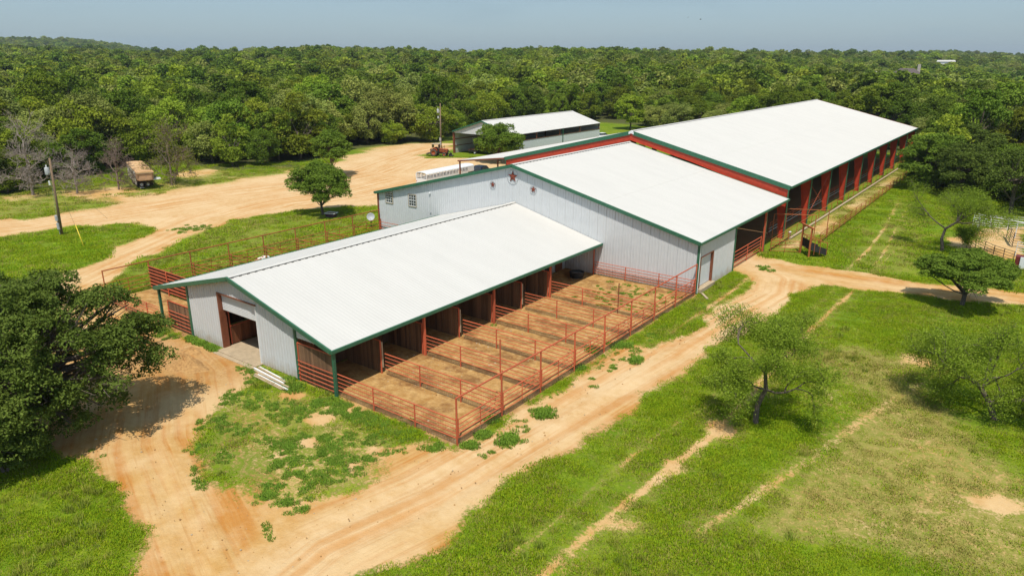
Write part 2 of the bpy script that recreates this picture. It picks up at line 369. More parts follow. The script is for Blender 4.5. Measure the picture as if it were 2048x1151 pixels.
DIRT = [
 [(-106.0, 31.8), (-104.6, 34.7), (-104.5, 38.2), (-105.4, 43.8), (-107.6, 52.0), (-110.7, 63.7), (-110.4, 73.0), (-110.0, 81.2), (-113.3, 90.9), (-120.6, 102.3), (-123.3, 113.5), (-122.9, 126.3), (-118.7, 133.4), (-107.5, 120.8), (-97.8, 115.4), (-86.7, 118.1), (-76.4, 107.2), (-67.2, 78.0), (-73.9, 67.5), (-79.6, 61.5), (-81.2, 56.1), (-82.2, 50.0), (-79.7, 44.1), (-76.3, 38.5), (-73.1, 33.3), (-70.3, 29.2), (-67.2, 25.4), (-63.9, 21.2), (-68.7, 20.7), (-73.4, 24.5), (-75.3, 29.3), (-77.0, 31.3), (-79.7, 34.6), (-82.0, 38.6), (-84.7, 41.2), (-88.4, 41.8), (-91.2, 40.8), (-95.3, 36.3), (-96.2, 31.6), (-96.5, 28.6), (-97.1, 25.8), (-106.1, 28.5)],
 [(-70.4, 26.7), (-58.6, 25.2), (-51.1, 24.6), (-47.2, 24.3), (-43.6, 25.3), (-39.6, 24.8), (-38.5, 23.1), (-38.0, 21.2), (-35.8, 18.2), (-33.5, 16.5), (-30.6, 15.7), (-26.4, 15.5), (-20.3, 14.4), (-17.8, 13.6), (-24.4, 8.6), (-26.5, 9.7), (-28.6, 11.3), (-32.2, 11.9), (-36.5, 12.4), (-43.6, 12.3), (-48.6, 12.4), (-53.9, 12.0), (-65.7, 15.5), (-64.5, 17.8), (-68.0, 21.2)],
 [(-26.5, 15.6), (-24.5, 17.5), (-23.1, 19.3), (-22.6, 21.3), (-25.1, 22.3), (-25.3, 23.3), (-24.3, 24.4), (-22.6, 24.7), (-22.4, 25.8), (-22.1, 28.8), (-22.3, 32.6), (-22.3, 36.6), (-22.3, 40.6), (-22.2, 44.0), (-20.7, 44.3), (-19.8, 46.1), (-19.6, 50.8), (-19.5, 54.8), (-19.2, 61.9), (-21.2, 65.6), (-22.9, 66.5), (-25.0, 72.4), (-24.1, 75.1), (-22.0, 73.6), (-18.1, 72.7), (-13.6, 73.5), (-6.7, 73.6), (0.5, 74.8), (4.1, 75.5), (4.1, 72.3), (0.7, 71.6), (-4.5, 69.0), (-8.3, 68.2), (-12.2, 67.2), (-14.8, 67.3), (-15.2, 61.8), (-15.6, 54.1), (-16.3, 46.6), (-16.9, 38.7), (-17.6, 31.7), (-18.3, 25.8), (-18.5, 20.0), (-18.8, 15.5), (-18.7, 12.9), (-20.8, 11.3)],
 [(-100.2, 60.8), (-90.1, 60.8), (-87.2, 54.0), (-94.8, 52.6)],
 [(-7.2, 90.5), (-4.8, 101.3), (-0.8, 105.9), (-0.1, 88.2), (-1.4, 83.7), (-4.8, 88.3)],
]
ROADS = [
 [(-102.3, 27.4), (-100.4, 33.1), (-99.9, 41.3), (-99.5, 50.0), (-99.0, 61.7), (-95.8, 72.5), (-97.9, 87.4), (-109.4, 113.9), (-112.5, 126.4)],
 [(-68.7, 25.1), (-72.5, 31.0), (-77.6, 38.9), (-84.5, 49.4), (-87.3, 60.6), (-85.4, 71.9), (-87.6, 84.8)],
 [(-66.0, 22.8), (-54.6, 22.5), (-43.2, 20.0), (-35.9, 16.0), (-29.5, 13.9), (-23.5, 11.9), (-21.1, 11.1)],
 [(-21.3, 11.0), (-22.0, 15.5), (-20.7, 21.0), (-20.1, 27.9), (-19.5, 35.1), (-18.8, 42.9), (-18.2, 52.6), (-17.2, 62.0), (-18.3, 66.8), (-22.2, 69.7), (-24.3, 71.2)],
 [(-22.4, 70.2), (-17.3, 69.7), (-12.9, 70.3), (-6.3, 71.1), (0.6, 73.3), (4.1, 74.2)],
]
TRACKS = [   # (line, half width, dirt strength)
 ([(-11.8, 66.6), (-12.2, 57.1), (-12.2, 50.6), (-12.2, 42.9), (-12.0, 36.4), (-12.5, 30.1), (-12.8, 26.9), (-13.1, 24.1), (-13.2, 19.7), (-13.3, 18.2)], 0.26, 0.95),
 ([(-13.3, 66.2), (-13.4, 56.2), (-13.7, 49.5), (-13.8, 37.1), (-14.6, 32.0), (-14.7, 25.0), (-15.0, 19.9)], 0.16, 0.62),
 ([(-2.5, 53.0), (-4.1, 48.0), (-5.6, 42.4), (-6.8, 36.5), (-8.1, 30.7), (-9.3, 26.3)], 0.42, 0.58),
 ([(-16.1, 114.1), (-14.5, 95.7), (-13.8, 82.8), (-13.8, 72.3)], 0.28, 0.72),
 ([(-14.6, 115.2), (-13.8, 101.4), (-12.3, 83.9), (-11.8, 72.7)], 0.22, 0.66),
 ([(-8.5, 95.3), (-10.9, 90.5), (-11.5, 82.0), (-11.6, 72.9)], 0.2, 0.5),
 ([(-20.7, 64.8), (-20.5, 57.3), (-20.5, 52.0), (-20.6, 47.4)], 0.22, 0.85),
]
SPOTS = [ # (px ground point list centre, rx, ry, strength)
 ([(1.1, 36.6)], 1.5, 0.75, 0.95), ([(-12.0, 35.6)], 1.0, 0.9, 0.75), ([(-12.5, 30.4)], 0.6, 0.7, 0.9), ([(-12.4, 24.4)], 1.2, .4, 0.55),
 ([(-4.6, 52.8)], 1.6, 1.2, 0.7), ([(-116.9, 49.3)], 4, 4, .95), ([(-120.8, 40.6)], 5, 2.5, 0.62), ([(-121.8, 68.0)], 5, 4, 0.9), ([(-108.4, 48.0)], 3, 2, 0.7),
 ([(-29.4, 20.6)], 0.7, 0.35, 0.95), ([(-31.1, 22.8)], 0.9, 0.5, 0.9), ([(-29.7, 19.0)], 0.5, 0.4, 0.7), ([(-25.8, 20.5)], 1.0, 0.5, 0.75), ([(-30.9, 24.5)], 1.2, 0.4, 0.9), ([(-34.7, 23.7)], 0.9, 0.4, 0.9), ([(-25.5, 22.2)], 1.0, 0.5, .9),
 ([(-275.5, 539.1)], 12, 14, 0.9), ([(-32.1, 14.6)], 0.8, .5, .6), ([(-22.9, 24.1)], .8, .4, .9),
]
DRY = [
 ([(-12.8, 49.0), (-9.0, 53.0), (-4.8, 52.9), (-2.6, 47.8), (-0.0, 41.7), (2.0, 39.7), (3.2, 30.4), (-2.8, 29.5), (-7.5, 27.6), (-6.9, 34.7), (-5.7, 44.6)], 0.85),
 ([(-13.1, 64.2), (-10.7, 66.0), (-11.0, 37.5), (-11.8, 23.5), (-12.2, 18.7), (-13.8, 19.3), (-13.2, 29.3), (-12.8, 41.0)], 0.50),
 ([(-127.5, 35.1), (-124.1, 48.3), (-122.2, 62.1), (-121.1, 69.9), (-110.5, 81.6), (-107.2, 51.8), (-104.2, 38.1), (-107.4, 28.9)], 0.55),
 ([(-70.8, 29.0), (-75.0, 35.3), (-81.6, 48.3), (-79.6, 61.5), (-72.2, 65.4), (-65.7, 58.9), (-64.0, 40.1), (-61.1, 28.2)], 0.42),
 ([(-38.4, 20.9), (-35.0, 24.3), (-31.2, 25.1), (-25.6, 23.8), (-22.5, 21.5), (-24.5, 17.5), (-26.5, 15.6), (-32.2, 16.2)], 0.62),
 ([(-21.5, 77.1), (-19.8, 86.8), (-19.8, 142.5), (-22.1, 151.9), (-23.2, 82.8)], 0.80),
 ([(-14.4, 75.1), (-15.9, 103.6), (-11.2, 103.4), (-7.7, 77.9), (-8.7, 71.1), (-12.8, 70.0)], 0.5),
 ([(-122.4, 109.7), (-136.5, 152.5), (-107.5, 120.8), (-120.0, 123.3)], 0.7),
]
SPARSE = [
 ([(-39.0, 21.3), (-35.3, 24.6), (-31.4, 25.3), (-25.6, 23.8), (-22.3, 21.6), (-24.3, 17.3), (-26.2, 15.4), (-32.0, 15.8), (-35.4, 17.8)], .40),
 ([(-10.2, 44.8), (-4.8, 53.4), (-2.1, 48.2), (0.4, 42.0), (2.2, 39.8), (2.6, 29.9), (-2.8, 29.5), (-7.9, 27.3), (-6.9, 34.7)], .30),
 ([(-25.2, 23.4), (-22.2, 24.7), (-21.7, 28.7), (-22.0, 47.0), (-20.1, 44.7), (-20.6, 31.1), (-20.8, 22.5), (-22.2, 21.5)], .62),
 ([(-23.0, 49.0), (-22.3, 57.3), (-20.3, 64.3), (-19.4, 60.4), (-19.6, 53.0), (-19.5, 45.1)], .25),
 ([(-125.2, 34.4), (-122.6, 47.7), (-120.6, 61.3), (-109.5, 80.9), (-107.2, 51.8), (-104.2, 38.1), (-107.4, 28.9)], .36),
 ([(-79.4, 43.6), (-79.0, 61.1), (-71.0, 64.2), (-68.8, 50.0), (-67.3, 37.6)], .22),
 ([(-12.4, 64.7), (-10.7, 66.0), (-11.0, 37.5), (-11.8, 23.5), (-12.2, 18.7), (-13.7, 19.4), (-13.2, 29.3), (-12.8, 41.0)], .34),
 ([(-21.9, 78), (-19.2, 79), (-19.3, 140), (-21.9, 140)], .52),
]
PENS = [(-36.4, -22.6, 25.2, 57.4), (-62.9, -49.0, 24.9, 29.4)]
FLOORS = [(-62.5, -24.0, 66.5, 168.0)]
GRASSBACK = [[(-107.4, 110.2), (-108.0, 120.5), (-93.9, 122.4), (-89.1, 116.2), (-99.2, 110.6), (-102.2, 106.3)]]
CLEAR = [(-150, -40), (-128, 25), (-124, 37.8), (-127.5, 47.5), (-132.6, 57.7), (-139, 64), (-137, 76), (-126, 70.5), (-118, 74), (-114, 84), (-121, 93), (-124, 108), (-125, 117), (-121, 131), (-130, 150), (-134, 186),
         (-114, 196), (-102, 200), (-95, 190), (-80, 178), (-20, 176), (-15, 150), (-19, 141), (-17, 131), (-14, 133), (-4, 122), (3, 113), (12, 101), (40, 97), (60, -40)]
SUNNYGAPS = [[(-120.1, 208.0), (-108.3, 216.9), (-99.4, 199.3), (-107.1, 185.7)]]

def masks(x, y):
    n1 = bumpnoise(x, y, 1.1, 1); n2 = bumpnoise(x, y, 0.35, 2); n3 = bumpnoise(x, y, 3.0, 3)
    dirt = np.zeros(x.shape)
    for p in DIRT: dirt = np.maximum(dirt, sst(-1.5, 1.3, sdist(x, y, p) + 0.8 * n1 + 1.1 * n2 + .3 * n3))
    for p, q in SPARSE: dirt = np.maximum(dirt, q * sst(-1.0, 1.0, sdist(x, y, p) + .8 * n1) * (1 + .55 * n2 + .35 * n1))
    dry = np.zeros(x.shape) + 0.20 + 0.22 * n2 + .1 * n1
    for p, s in DRY: dry = np.maximum(dry, s * sst(-2.0, 1.5, sdist(x, y, p) + 0.8 * n2))
    for l, w, s in TRACKS:
        d, a, t = ldist(x, y, l); k = 1 - sst(w * 0.3, w * 1.5, d + 0.12 * n1)
        dirt = np.maximum(dirt, s * k * (0.82 + 0.3 * n2)); dry = np.maximum(dry, 0.5 * (1 - sst(w, w * 4, d)))
    for c, rx, ry, s in SPOTS:
        # ellipse stretched across the line of sight
        cx, cy = c[0]; u = (x - cx) * RT[0] + (y - cy) * RT[1]; v = (x - cx) * FW[0] + (y - cy) * FW[1]
        r = np.hypot(u / rx, v / (ry * 1.6)) + 0.45 * n1 + .35 * n3 + .3 * n2
        dirt = np.maximum(dirt, s * (1 - sst(0.2, 1.5, r))); dry = np.maximum(dry, .55 * (1 - sst(.8, 2.2, r)))
    pen = np.zeros(x.shape)
    for (x0, x1, y0, y1) in PENS:
        s = np.minimum(np.minimum(x - x0, x1 - x), np.minimum(y - y0, y1 - y)); pen = np.maximum(pen, sst(-0.35, 0.35, s + .2 * n3))
    floor = np.zeros(x.shape)
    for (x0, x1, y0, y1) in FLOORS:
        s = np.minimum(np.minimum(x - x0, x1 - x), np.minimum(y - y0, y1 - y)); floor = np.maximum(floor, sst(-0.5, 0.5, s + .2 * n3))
    for p in GRASSBACK: dirt = dirt * (1 - 0.8 * sst(-1.0, 1.0, sdist(x, y, p) + .8 * n1))
    # the last pen by the tall wall has sand and a few weeds
    dirt = np.maximum(dirt, np.maximum(pen, floor))
    # barn slab surroundings
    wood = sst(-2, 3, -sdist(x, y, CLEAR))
    return np.clip(dirt, 0, 1), np.clip(dry, 0, 1), pen, floor, wood
def roadflow(x, y):
    best = np.full(x.shape, 1e9); second = np.full(x.shape, 1e9); s = np.zeros(x.shape); t = np.zeros(x.shape)
    for i, l in enumerate(ROADS):
        d, a, b = ldist(x, y, l); c = d < best
        second = np.where(c, best, np.minimum(second, d)); best = np.where(c, d, best); s = np.where(c, a + 100 * i, s); t = np.where(c, b, t)
    return s, t, best, sst(.5, 2.2, second - best)
def axis_coords(fine0, fine1, step, lo, hi, grow=1.13):
    a = list(np.arange(fine0, fine1 + 1e-6, step)); s = step
    while a[-1] < hi: s = min(s * grow, 260); a.append(a[-1] + s)
    s = step
    while a[0] > lo: s = min(s * grow, 260); a.insert(0, a[0] - s)
    return np.array(a)
gx = axis_coords(-70, 4, 0.30, -6500, 5200); gy = axis_coords(4, 92, 0.30, -500, 7500)
X, Y = np.meshgrid(gx, gy, indexing='ij'); nx, ny = X.shape
Zg = height(X, Y)
dirt, dry, pen, floor, woodm = masks(X, Y)
fs_, ft_, fd_, fw_ = roadflow(X, Y)
near = (np.hypot(X + 30, Y - 50) < 90)
nb_ = bumpnoise(X, Y, .25, 12)
calic = np.clip(sst(-2, 4, sdist(X, Y, DIRT[0]) + 2 * nb_) * .75, 0, 1)
calic = np.maximum(calic, .55 * (1 - sst(1.0, 3.2, ldist(X, Y, ROADS[3])[0] + nb_)))
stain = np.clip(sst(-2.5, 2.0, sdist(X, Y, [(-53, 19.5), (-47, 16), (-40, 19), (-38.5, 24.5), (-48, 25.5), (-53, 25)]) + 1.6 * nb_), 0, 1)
# ruts pressed into the roads, a little unevenness on the turf
rut = fw_ * (np.exp(-((np.abs(ft_) - 0.85) / 0.28) ** 2) * 0.08) * (fd_ < 3) * dirt * (1 - pen) * (1 - floor)
Zg = Zg - rut * near + 0.03 * bumpnoise(X, Y, 1.3, 5) * near * (1 - pen) + 0.02 * bumpnoise(X, Y, 3.0, 6) * near * dirt
inb = ((X > -54) & (X < -36.2) & (Y > 24.0) & (Y < 58)) | ((X > -64) & (X < -22) & (Y > 56.5) & (Y < 168))
Zg = np.where(inb, np.minimum(Zg, -0.01), Zg)
gm = bpy.data.meshes.new('ground')
vv = np.stack([X.ravel(), Y.ravel(), Zg.ravel()], 1)
idx = np.arange(nx * ny).reshape(nx, ny)
ff = np.stack([idx[:-1, :-1].ravel(), idx[1:, :-1].ravel(), idx[1:, 1:].ravel(), idx[:-1, 1:].ravel()], 1)
gm.vertices.add(len(vv)); gm.vertices.foreach_set('co', vv.ravel())
gm.loops.add(ff.size); gm.loops.foreach_set('vertex_index', ff.ravel().astype(np.int32))
gm.polygons.add(len(ff)); gm.polygons.foreach_set('loop_start', np.arange(0, ff.size, 4, dtype=np.int32)); gm.polygons.foreach_set('loop_total', np.full(len(ff), 4, np.int32))
gm.polygons.foreach_set('use_smooth', np.ones(len(ff), bool))
gm.update(); gm.validate()
for nm, arr in (('dirt', dirt), ('dry', dry), ('pen', pen), ('floor', floor), ('wood', woodm), ('flow_s', fs_), ('flow_t', ft_), ('flow_d', np.minimum(fd_, 50)), ('flow_w', fw_), ('caliche', calic), ('stained', stain)):
    a = gm.attributes.new(nm, 'FLOAT', 'POINT'); a.data.foreach_set('value', arr.ravel().astype(np.float32))

def ground_material():
    m, t, b = nodes_of('soil and turf'); N = t.nodes.new; K = t.links.new
    b.inputs['Roughness'].default_value = 0.95; b.inputs['Specular IOR Level'].default_value = 0.1
    def attr(n): a = N('ShaderNodeAttribute'); a.attribute_name = n; return a.outputs['Fac']
    pos = N('ShaderNodeNewGeometry').outputs['Position']
    def noise(scale, detail=6, rough=0.6, vec=None):
        n = N('ShaderNodeTexNoise'); n.inputs['Scale'].default_value = scale; n.inputs['Detail'].default_value = detail; n.inputs['Roughness'].default_value = rough
        K(vec if vec is not None else pos, n.inputs['Vector']); return n.outputs['Fac']
    def rng(v, a, b_, c=0.0, d=1.0):
        r = N('ShaderNodeMapRange'); r.inputs['From Min'].default_value = a; r.inputs['From Max'].default_value = b_; r.inputs['To Min'].default_value = c; r.inputs['To Max'].default_value = d
        K(v, r.inputs['Value']); return r.outputs['Result']
    def mth(op, a, b_):
        q = N('ShaderNodeMath'); q.operation = op
        for i, z in enumerate((a, b_)):
            if isinstance(z, (int, float)): q.inputs[i].default_value = z
            else: K(z, q.inputs[i])
        return q.outputs[0]
    def mix(f, a, b_):
        q = N('ShaderNodeMixRGB')
        if isinstance(f, (int, float)): q.inputs['Fac'].default_value = f
        else: K(f, q.inputs['Fac'])
        for nm, z in (('Color1', a), ('Color2', b_)):
            if isinstance(z, tuple): q.inputs[nm].default_value = (*z, 1)
            else: K(z, q.inputs[nm])
        return q.outputs['Color']
    n_fine = noise(9, 6, .7); n_mid = noise(1.6, 6, .65); n_big = noise(0.18, 4, .6); n_tuft = noise(3.6, 5, .65)
    # turf
    g = mix(rng(n_big, .38, .62), (0.115, 0.20, 0.007), (0.235, 0.285, 0.018))
    g = mix(rng(n_tuft, .38, .62), g, (0.10, 0.165, 0.008))
    g = mix(rng(n_fine, .5, .72, 0, .55), g, (0.33, 0.34, 0.045))
    dryc = mix(rng(n_mid, .35, .65), (0.20, 0.21, 0.035), (0.36, 0.27, 0.09))
    dryc = mix(rng(n_fine, .53, .66, 0, .75), dryc, (0.56, 0.38, 0.17))
    dm = rng(mth('ADD', attr('dry'), mth('MULTIPLY', mth('SUBTRACT', n_tuft, .5), 1.5)), .30, .85)
    g = mix(mth('MULTIPLY', dm, .85), g, dryc)
    # sandy soil with vehicle streaks running along the roads
    cmb = N('ShaderNodeCombineXYZ'); K(mth('MULTIPLY', attr('flow_s'), .06), cmb.inputs[0]); K(mth('MULTIPLY', attr('flow_t'), 1.5), cmb.inputs[1])
    st = noise(1.0, 6, .6, cmb.outputs[0])
    cmb2 = N('ShaderNodeCombineXYZ'); K(mth('MULTIPLY', attr('flow_s'), .12), cmb2.inputs[0]); K(mth('MULTIPLY', attr('flow_t'), 3.5), cmb2.inputs[1]); cmb2.inputs[2].default_value = 7.0
    d1 = mix(rng(n_mid, .3, .7), (0.49, 0.265, 0.080), (0.59, 0.37, 0.15))
    far_road = mth('MULTIPLY', rng(attr('flow_d'), 3.5, 9.0, 1, 0), attr('flow_w'))
    stm = mth('MULTIPLY', rng(st, .47, .60), far_road)
    d1 = mix(mth('MULTIPLY', stm, .85), d1, (0.46, 0.18, 0.034))
    blot = rng(noise(0.16, 5, .65), .50, .68); d1 = mix(mth('MULTIPLY', blot, .55), d1, (0.48, 0.225, 0.055))
    d1 = mix(rng(n_fine, .56, .78, 0, .5), d1, (0.34, 0.20, 0.10))
    pale = rng(noise(0.22, 5, .62), .42, .62); d1 = mix(mth('MULTIPLY', pale, .6), d1, (0.69, 0.50, 0.28))
    d1 = mix(mth('MULTIPLY', rng(noise(1.0, 5, .6, cmb2.outputs[0]), .55, .68), mth('MULTIPLY', far_road, .6)), d1, (0.45, 0.22, 0.07))
    d1 = mix(mth('MULTIPLY', attr('caliche'), rng(n_mid, .25, .7, .25, .95)), d1, (0.69, 0.51, 0.31))
    d1 = mix(mth('MULTIPLY', stm, mth('MULTIPLY', attr('caliche'), .9)), d1, (0.53, 0.26, 0.075))
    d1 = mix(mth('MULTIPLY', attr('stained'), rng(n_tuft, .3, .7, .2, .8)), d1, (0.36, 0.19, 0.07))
    # pens: trampled brown soil with dung
    p1 = mix(rng(n_mid, .35, .65), (0.36, 0.185, 0.055), (0.54, 0.335, 0.13))
    p1 = mix(rng(noise(0.45, 7, .72), .47, .60, 0, .85), p1, (0.21, 0.098, 0.036))
    p1 = mix(rng(noise(1.1, 5, .7), .56, .70, 0, .7), p1, (0.62, 0.43, 0.20))
    p1 = mix(rng(n_fine, .56, .70, 0, .75), p1, (0.15, 0.085, 0.045))
    d1 = mix(attr('pen'), d1, p1)
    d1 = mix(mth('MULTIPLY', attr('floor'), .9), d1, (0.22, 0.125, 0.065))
    mk = rng(mth('ADD', attr('dirt'), mth('MULTIPLY', mth('SUBTRACT', mth('ADD', mth('MULTIPLY', n_tuft, .6), mth('MULTIPLY', n_fine, .4)), .5), 1.7)), .38, .62)
    col = mix(mk, g, d1)
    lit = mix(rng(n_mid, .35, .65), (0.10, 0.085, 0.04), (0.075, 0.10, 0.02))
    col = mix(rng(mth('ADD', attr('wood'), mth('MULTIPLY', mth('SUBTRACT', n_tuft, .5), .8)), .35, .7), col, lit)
    K(col, b.inputs['Base Color'])
    bp = N('ShaderNodeBump'); bp.inputs['Strength'].default_value = 0.6; bp.inputs['Distance'].default_value = 0.08
    K(mth('ADD', mth('ADD', mth('MULTIPLY', n_fine, .6), n_tuft), mth('MULTIPLY', mth('MULTIPLY', st, far_road), mth('MULTIPLY', mk, -1.6))), bp.inputs['Height']); K(bp.outputs['Normal'], b.inputs['Normal'])
    return m
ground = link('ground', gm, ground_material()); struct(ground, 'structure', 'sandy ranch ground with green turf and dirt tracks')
def rebase(t, loc):
    t.location = loc
    for ch in t.children: ch.matrix_parent_inverse = Matrix.Translation(-Vector(loc))
    return t
def roll_door(parent, axis, plane, a, b, z0, z1, ztop, slat=0.11, m='curtain'):
    """curtain of interlocking slats hanging from z1 (housing at ztop) down to z0"""
    d = None; n = int((z1 - z0) / slat)
    root = rbox('roll_door', (a, plane - .02, z1 - .02), (b, plane + .02, ztop), m, parent) if axis == 'y' else rbox('roll_door', (plane - .02, a, z1 - .02), (plane + .02, b, ztop), m, parent)
    prof = [(-.014, 0), (-.026, .35), (-.026, .65), (-.014, 1), (.01, 1), (.01, 0)]
    mb = MB(); q = [(p[0], p[1] * slat * .97) for p in prof]
    mb.prism(q if axis == 'x' else q, 'x' if axis == 'y' else 'y', a + .02, b - .02)
    if axis == 'x': mb.v = [(-v[0], v[1], v[2]) for v in mb.v]
    me = mb.mesh('slat'); me.materials.append(M[m])
    for i in range(n):
        o = bpy.data.objects.new('slat', me); C.objects.link(o); o.parent = root
        o.location = (0, plane, z0 + i * slat) if axis == 'y' else (plane, 0, z0 + i * slat)
    return root
def planks(parent, axis, plane, u0, u1, z0, z1, m='wood', w=0.19, th=0.04, name='plank', rng=random.Random(5), gap=0.012, ragged=0.03):
    u = u0
    while u < u1 - 0.05:
        ww = min(w * rng.uniform(.85, 1.15), u1 - u); off = rng.uniform(-.008, .008); zt = z1 + rng.uniform(-ragged, 0)
        a, b = u + gap / 2, u + ww - gap / 2
        if axis == 'y': bar(name, (a, plane + off - th / 2, z0), (b, plane + off + th / 2, zt), m, parent)
        else: bar(name, (plane + off - th / 2, a, z0), (plane + off + th / 2, b, zt), m, parent)
        u += ww
# ================================================================ stall barn (front, with the pens)
RXA, RZA, SLA = -42.75, 5.85, 0.258
YA0, YA1, YAW = 24.95, 57.30, 25.30
zA = gable(RXA, RZA, SLA)
A = thing('stall_barn', 'long low white metal stall barn with open roll-up door facing the big oak', 'barn')
for nm, ex in (('roof_slope', -32.35), ('roof_slope', -53.15)):
    roof_slope(nm, RXA, RZA, ex, RZA - SLA * abs(ex - RXA), YA0, YA1 - .02, A, h=.011)
ridge_cap(RXA, RZA + .02, SLA, YA0 - .02, YA1 - .03, A, step=RIB * 2)
for ex in (-32.33, -53.17):
    ez = RZA - SLA * abs(ex - RXA)
    beam('rake_trim', (RXA, YA0 - .06, RZA + .06), (ex, YA0 - .06, ez + .06), 0.12, 0.30, 'green', A)
    sg = 1 if ex > RXA else -1
    beam('eave_trim', (ex + sg * .05, YA0 - .12, ez + .035), (ex + sg * .05, YA1 - .03, ez + .035), 0.12, 0.24, 'green', A)
# gable wall with the doorway
wall('y', YAW, -1, -48.95, -36.40, 0.02, zA, A, openings=[(-44.85, -40.45, 0.0, 4.20)], extra=(-42.75,))
for x in (-49.03, -36.32): rbox('corner_trim', (x - .11, YAW - .07, 0), (x + .11, YAW + .10, zA(x) - .02), 'green', A, .01)
sheet('y', YAW, -1, -36.2, -33.4, 2.98, lambda u: max(2.985, zA(u)), 'wall', A)
# doorway: brown jambs, header, roll-up curtain raised about a third
rbox('door_jamb', (-44.98, YAW - .06, 0.05), (-44.83, YAW + .42, 4.20), 'brown', A)
rbox('door_jamb', (-40.47, YAW - .05, 0.05), (-40.36, YAW + .36, 4.20), 'white', A)
rbox('door_header', (-44.98, YAW - .06, 4.20), (-40.36, YAW + .36, 4.30), 'brown', A)
roll_door(A, 'y', YAW + .22, -44.8, -40.5, 2.95, 4.19, 4.2)
rbox('floor_slab', (-44.95, 24.7, 0.0), (-40.25, 57.1, 0.09), 'concrete', A, .02)
rbox('door_threshold', (-44.9, 24.35, -0.02), (-40.3, 24.69, 0.045), 'concrete', A, .02)
# corner posts in green under the eaves
for x in (-32.42, -52.95): rbox('corner_post', (x - .09, 25.02, 0), (x + .09, 25.2, RZA - SLA * abs(x - RXA) - .06), 'green', A, .01)
DIV = [25.30 + 3.92 * k for k in range(7)]
for k in (2, 4, 6):
    for x in (-32.55, -52.95):
        rbox('column', (x - .08, DIV[k] - .08, 0), (x + .08, DIV[k] + .08, RZA - SLA * abs(x - RXA) - .06), 'rust', A, .01)
# long inner walls of the stalls
planks(A, 'x', -36.42, 25.5, 48.9, 0.05, 3.0, 'wood', 0.30)
wall('x', -36.42, 1, 48.9, 57.2, 0.0, 3.6, A)
rbox('stall_doorway_panel', (-36.36, 53.6, .05), (-36.28, 54.7, 2.2), 'dark', A)  # near-black panel on the wall stands in for the dark of an open doorway
rbox('stall_doorway_panel', (-36.36, 55.4, .05), (-36.28, 56.5, 2.6), 'woodred', A)
planks(A, 'x', -48.95, 25.6, 57.2, 0.05, 2.6, 'wood', 0.30)
rbox('eave_beam', (-36.5, 25.4, 3.6), (-36.34, 57.2, 3.9), 'rust', A)
for i in range(9):
    y = 25.6 + i * 3.93
    pr = MB().add([(-53, y, RZA - SLA * 10.25 - .08), (RXA, y, RZA - .08), (-32.5, y, RZA - SLA * 10.25 - .08), (-32.5, y, RZA - SLA * 10.25 - .26), (RXA, y, RZA - .3), (-53, y, RZA - SLA * 10.25 - .26),
                   (-53, y + .1, RZA - SLA * 10.25 - .08), (RXA, y + .1, RZA - .08), (-32.5, y + .1, RZA - SLA * 10.25 - .08), (-32.5, y + .1, RZA - SLA * 10.25 - .26), (RXA, y + .1, RZA - .3), (-53, y + .1, RZA - SLA * 10.25 - .26)],
                  [(0, 1, 4, 5), (1, 2, 3, 4), (6, 11, 10, 7), (7, 10, 9, 8), (0, 6, 7, 1), (1, 7, 8, 2), (5, 4, 10, 11), (4, 3, 9, 10), (2, 8, 9, 3), (0, 5, 11, 6)])
    pr.build('rafter', 'rust', A)
# half walls of upright boards in the two open end bays, pipe rails in front
for (x0, x1, zt) in ((-36.18, -32.55, 2.62), (-52.2, -49.2, 2.15)):
    planks(A, 'y', 25.32, x0 + .06, x1 - .04, 0.06, zt, 'wood', 0.20)
    pipe('half_wall_cap', (x0, 25.30, zt + .03), (x1, 25.30, zt + .03), .045, 'rust', A)
    pipe('half_wall_post', (x0 + .03, 25.27, 0), (x0 + .03, 25.27, zt), .045, 'rust', A)
    for z in (.25, .55, .85, 1.15, 1.45): pipe('half_wall_rail', (x0, 25.20, z), (x1, 25.20, z), .028, 'rust', A)
# aisle fronts seen through the doorway
for x, zt in ((-45.05, 1.45), (-40.2, 1.45)):
    planks(A, 'x', x, 26.0, 57.0, 0.10, zt, 'woodred', 0.28)
    pipe('stall_front_rail', (x, 25.9, zt + .04), (x, 57.0, zt + .04), .05, 'rust', A)
    pipe('stall_front_rail', (x, 25.9, 2.6), (x, 57.0, 2.6), .04, 'rust', A)
    for i in range(9): pipe('stall_front_post', (x, 26.0 + i * 3.85, 0.05), (x, 26.0 + i * 3.85, 3.6), .05, 'rust', A)
planks(A, 'y', 29.9, -44.9, -42.9, .1, 1.45, 'woodred', .25)
pipe('stall_gate_rail', (-45, 29.85, 1.5), (-42.8, 29.85, 1.5), .04, 'rust', A)
rebase(A, (RXA, YAW, 0))
# stall partitions, one between every two pens
PW = ['nearest the corner post', 'at the second bay', 'at the third bay', 'at the fourth bay', 'at the fifth bay', 'beside the last large pen']
for k in range(1, 7):
    y = DIV[k]
    p = thing('stall_partition', 'dark plank stall partition under the eave %s, counted from the near corner' % PW[k - 1], 'partition', group='plank partitions between the covered stalls')
    planks(p, 'x', 0, 0, 0, 0, 0)
    u = -36.2; rr = random.Random(k)
    planks(p, 'y', y, -36.2, -32.85, 0.05, 2.28, 'wood', 0.21, rng=rr)
    pipe('cap_rail', (-36.3, y, 2.32), (-32.8, y, 2.32), .045, 'rust', p)
    pipe('end_post', (-32.78, y, 0), (-32.78, y, 2.34), .055, 'rust', p)
    rbox('end_board', (-32.84, y + .06, .4), (-32.72, y + .16, 2.2), 'concrete', p)
    rebase(p, (-34.5, y, 0))

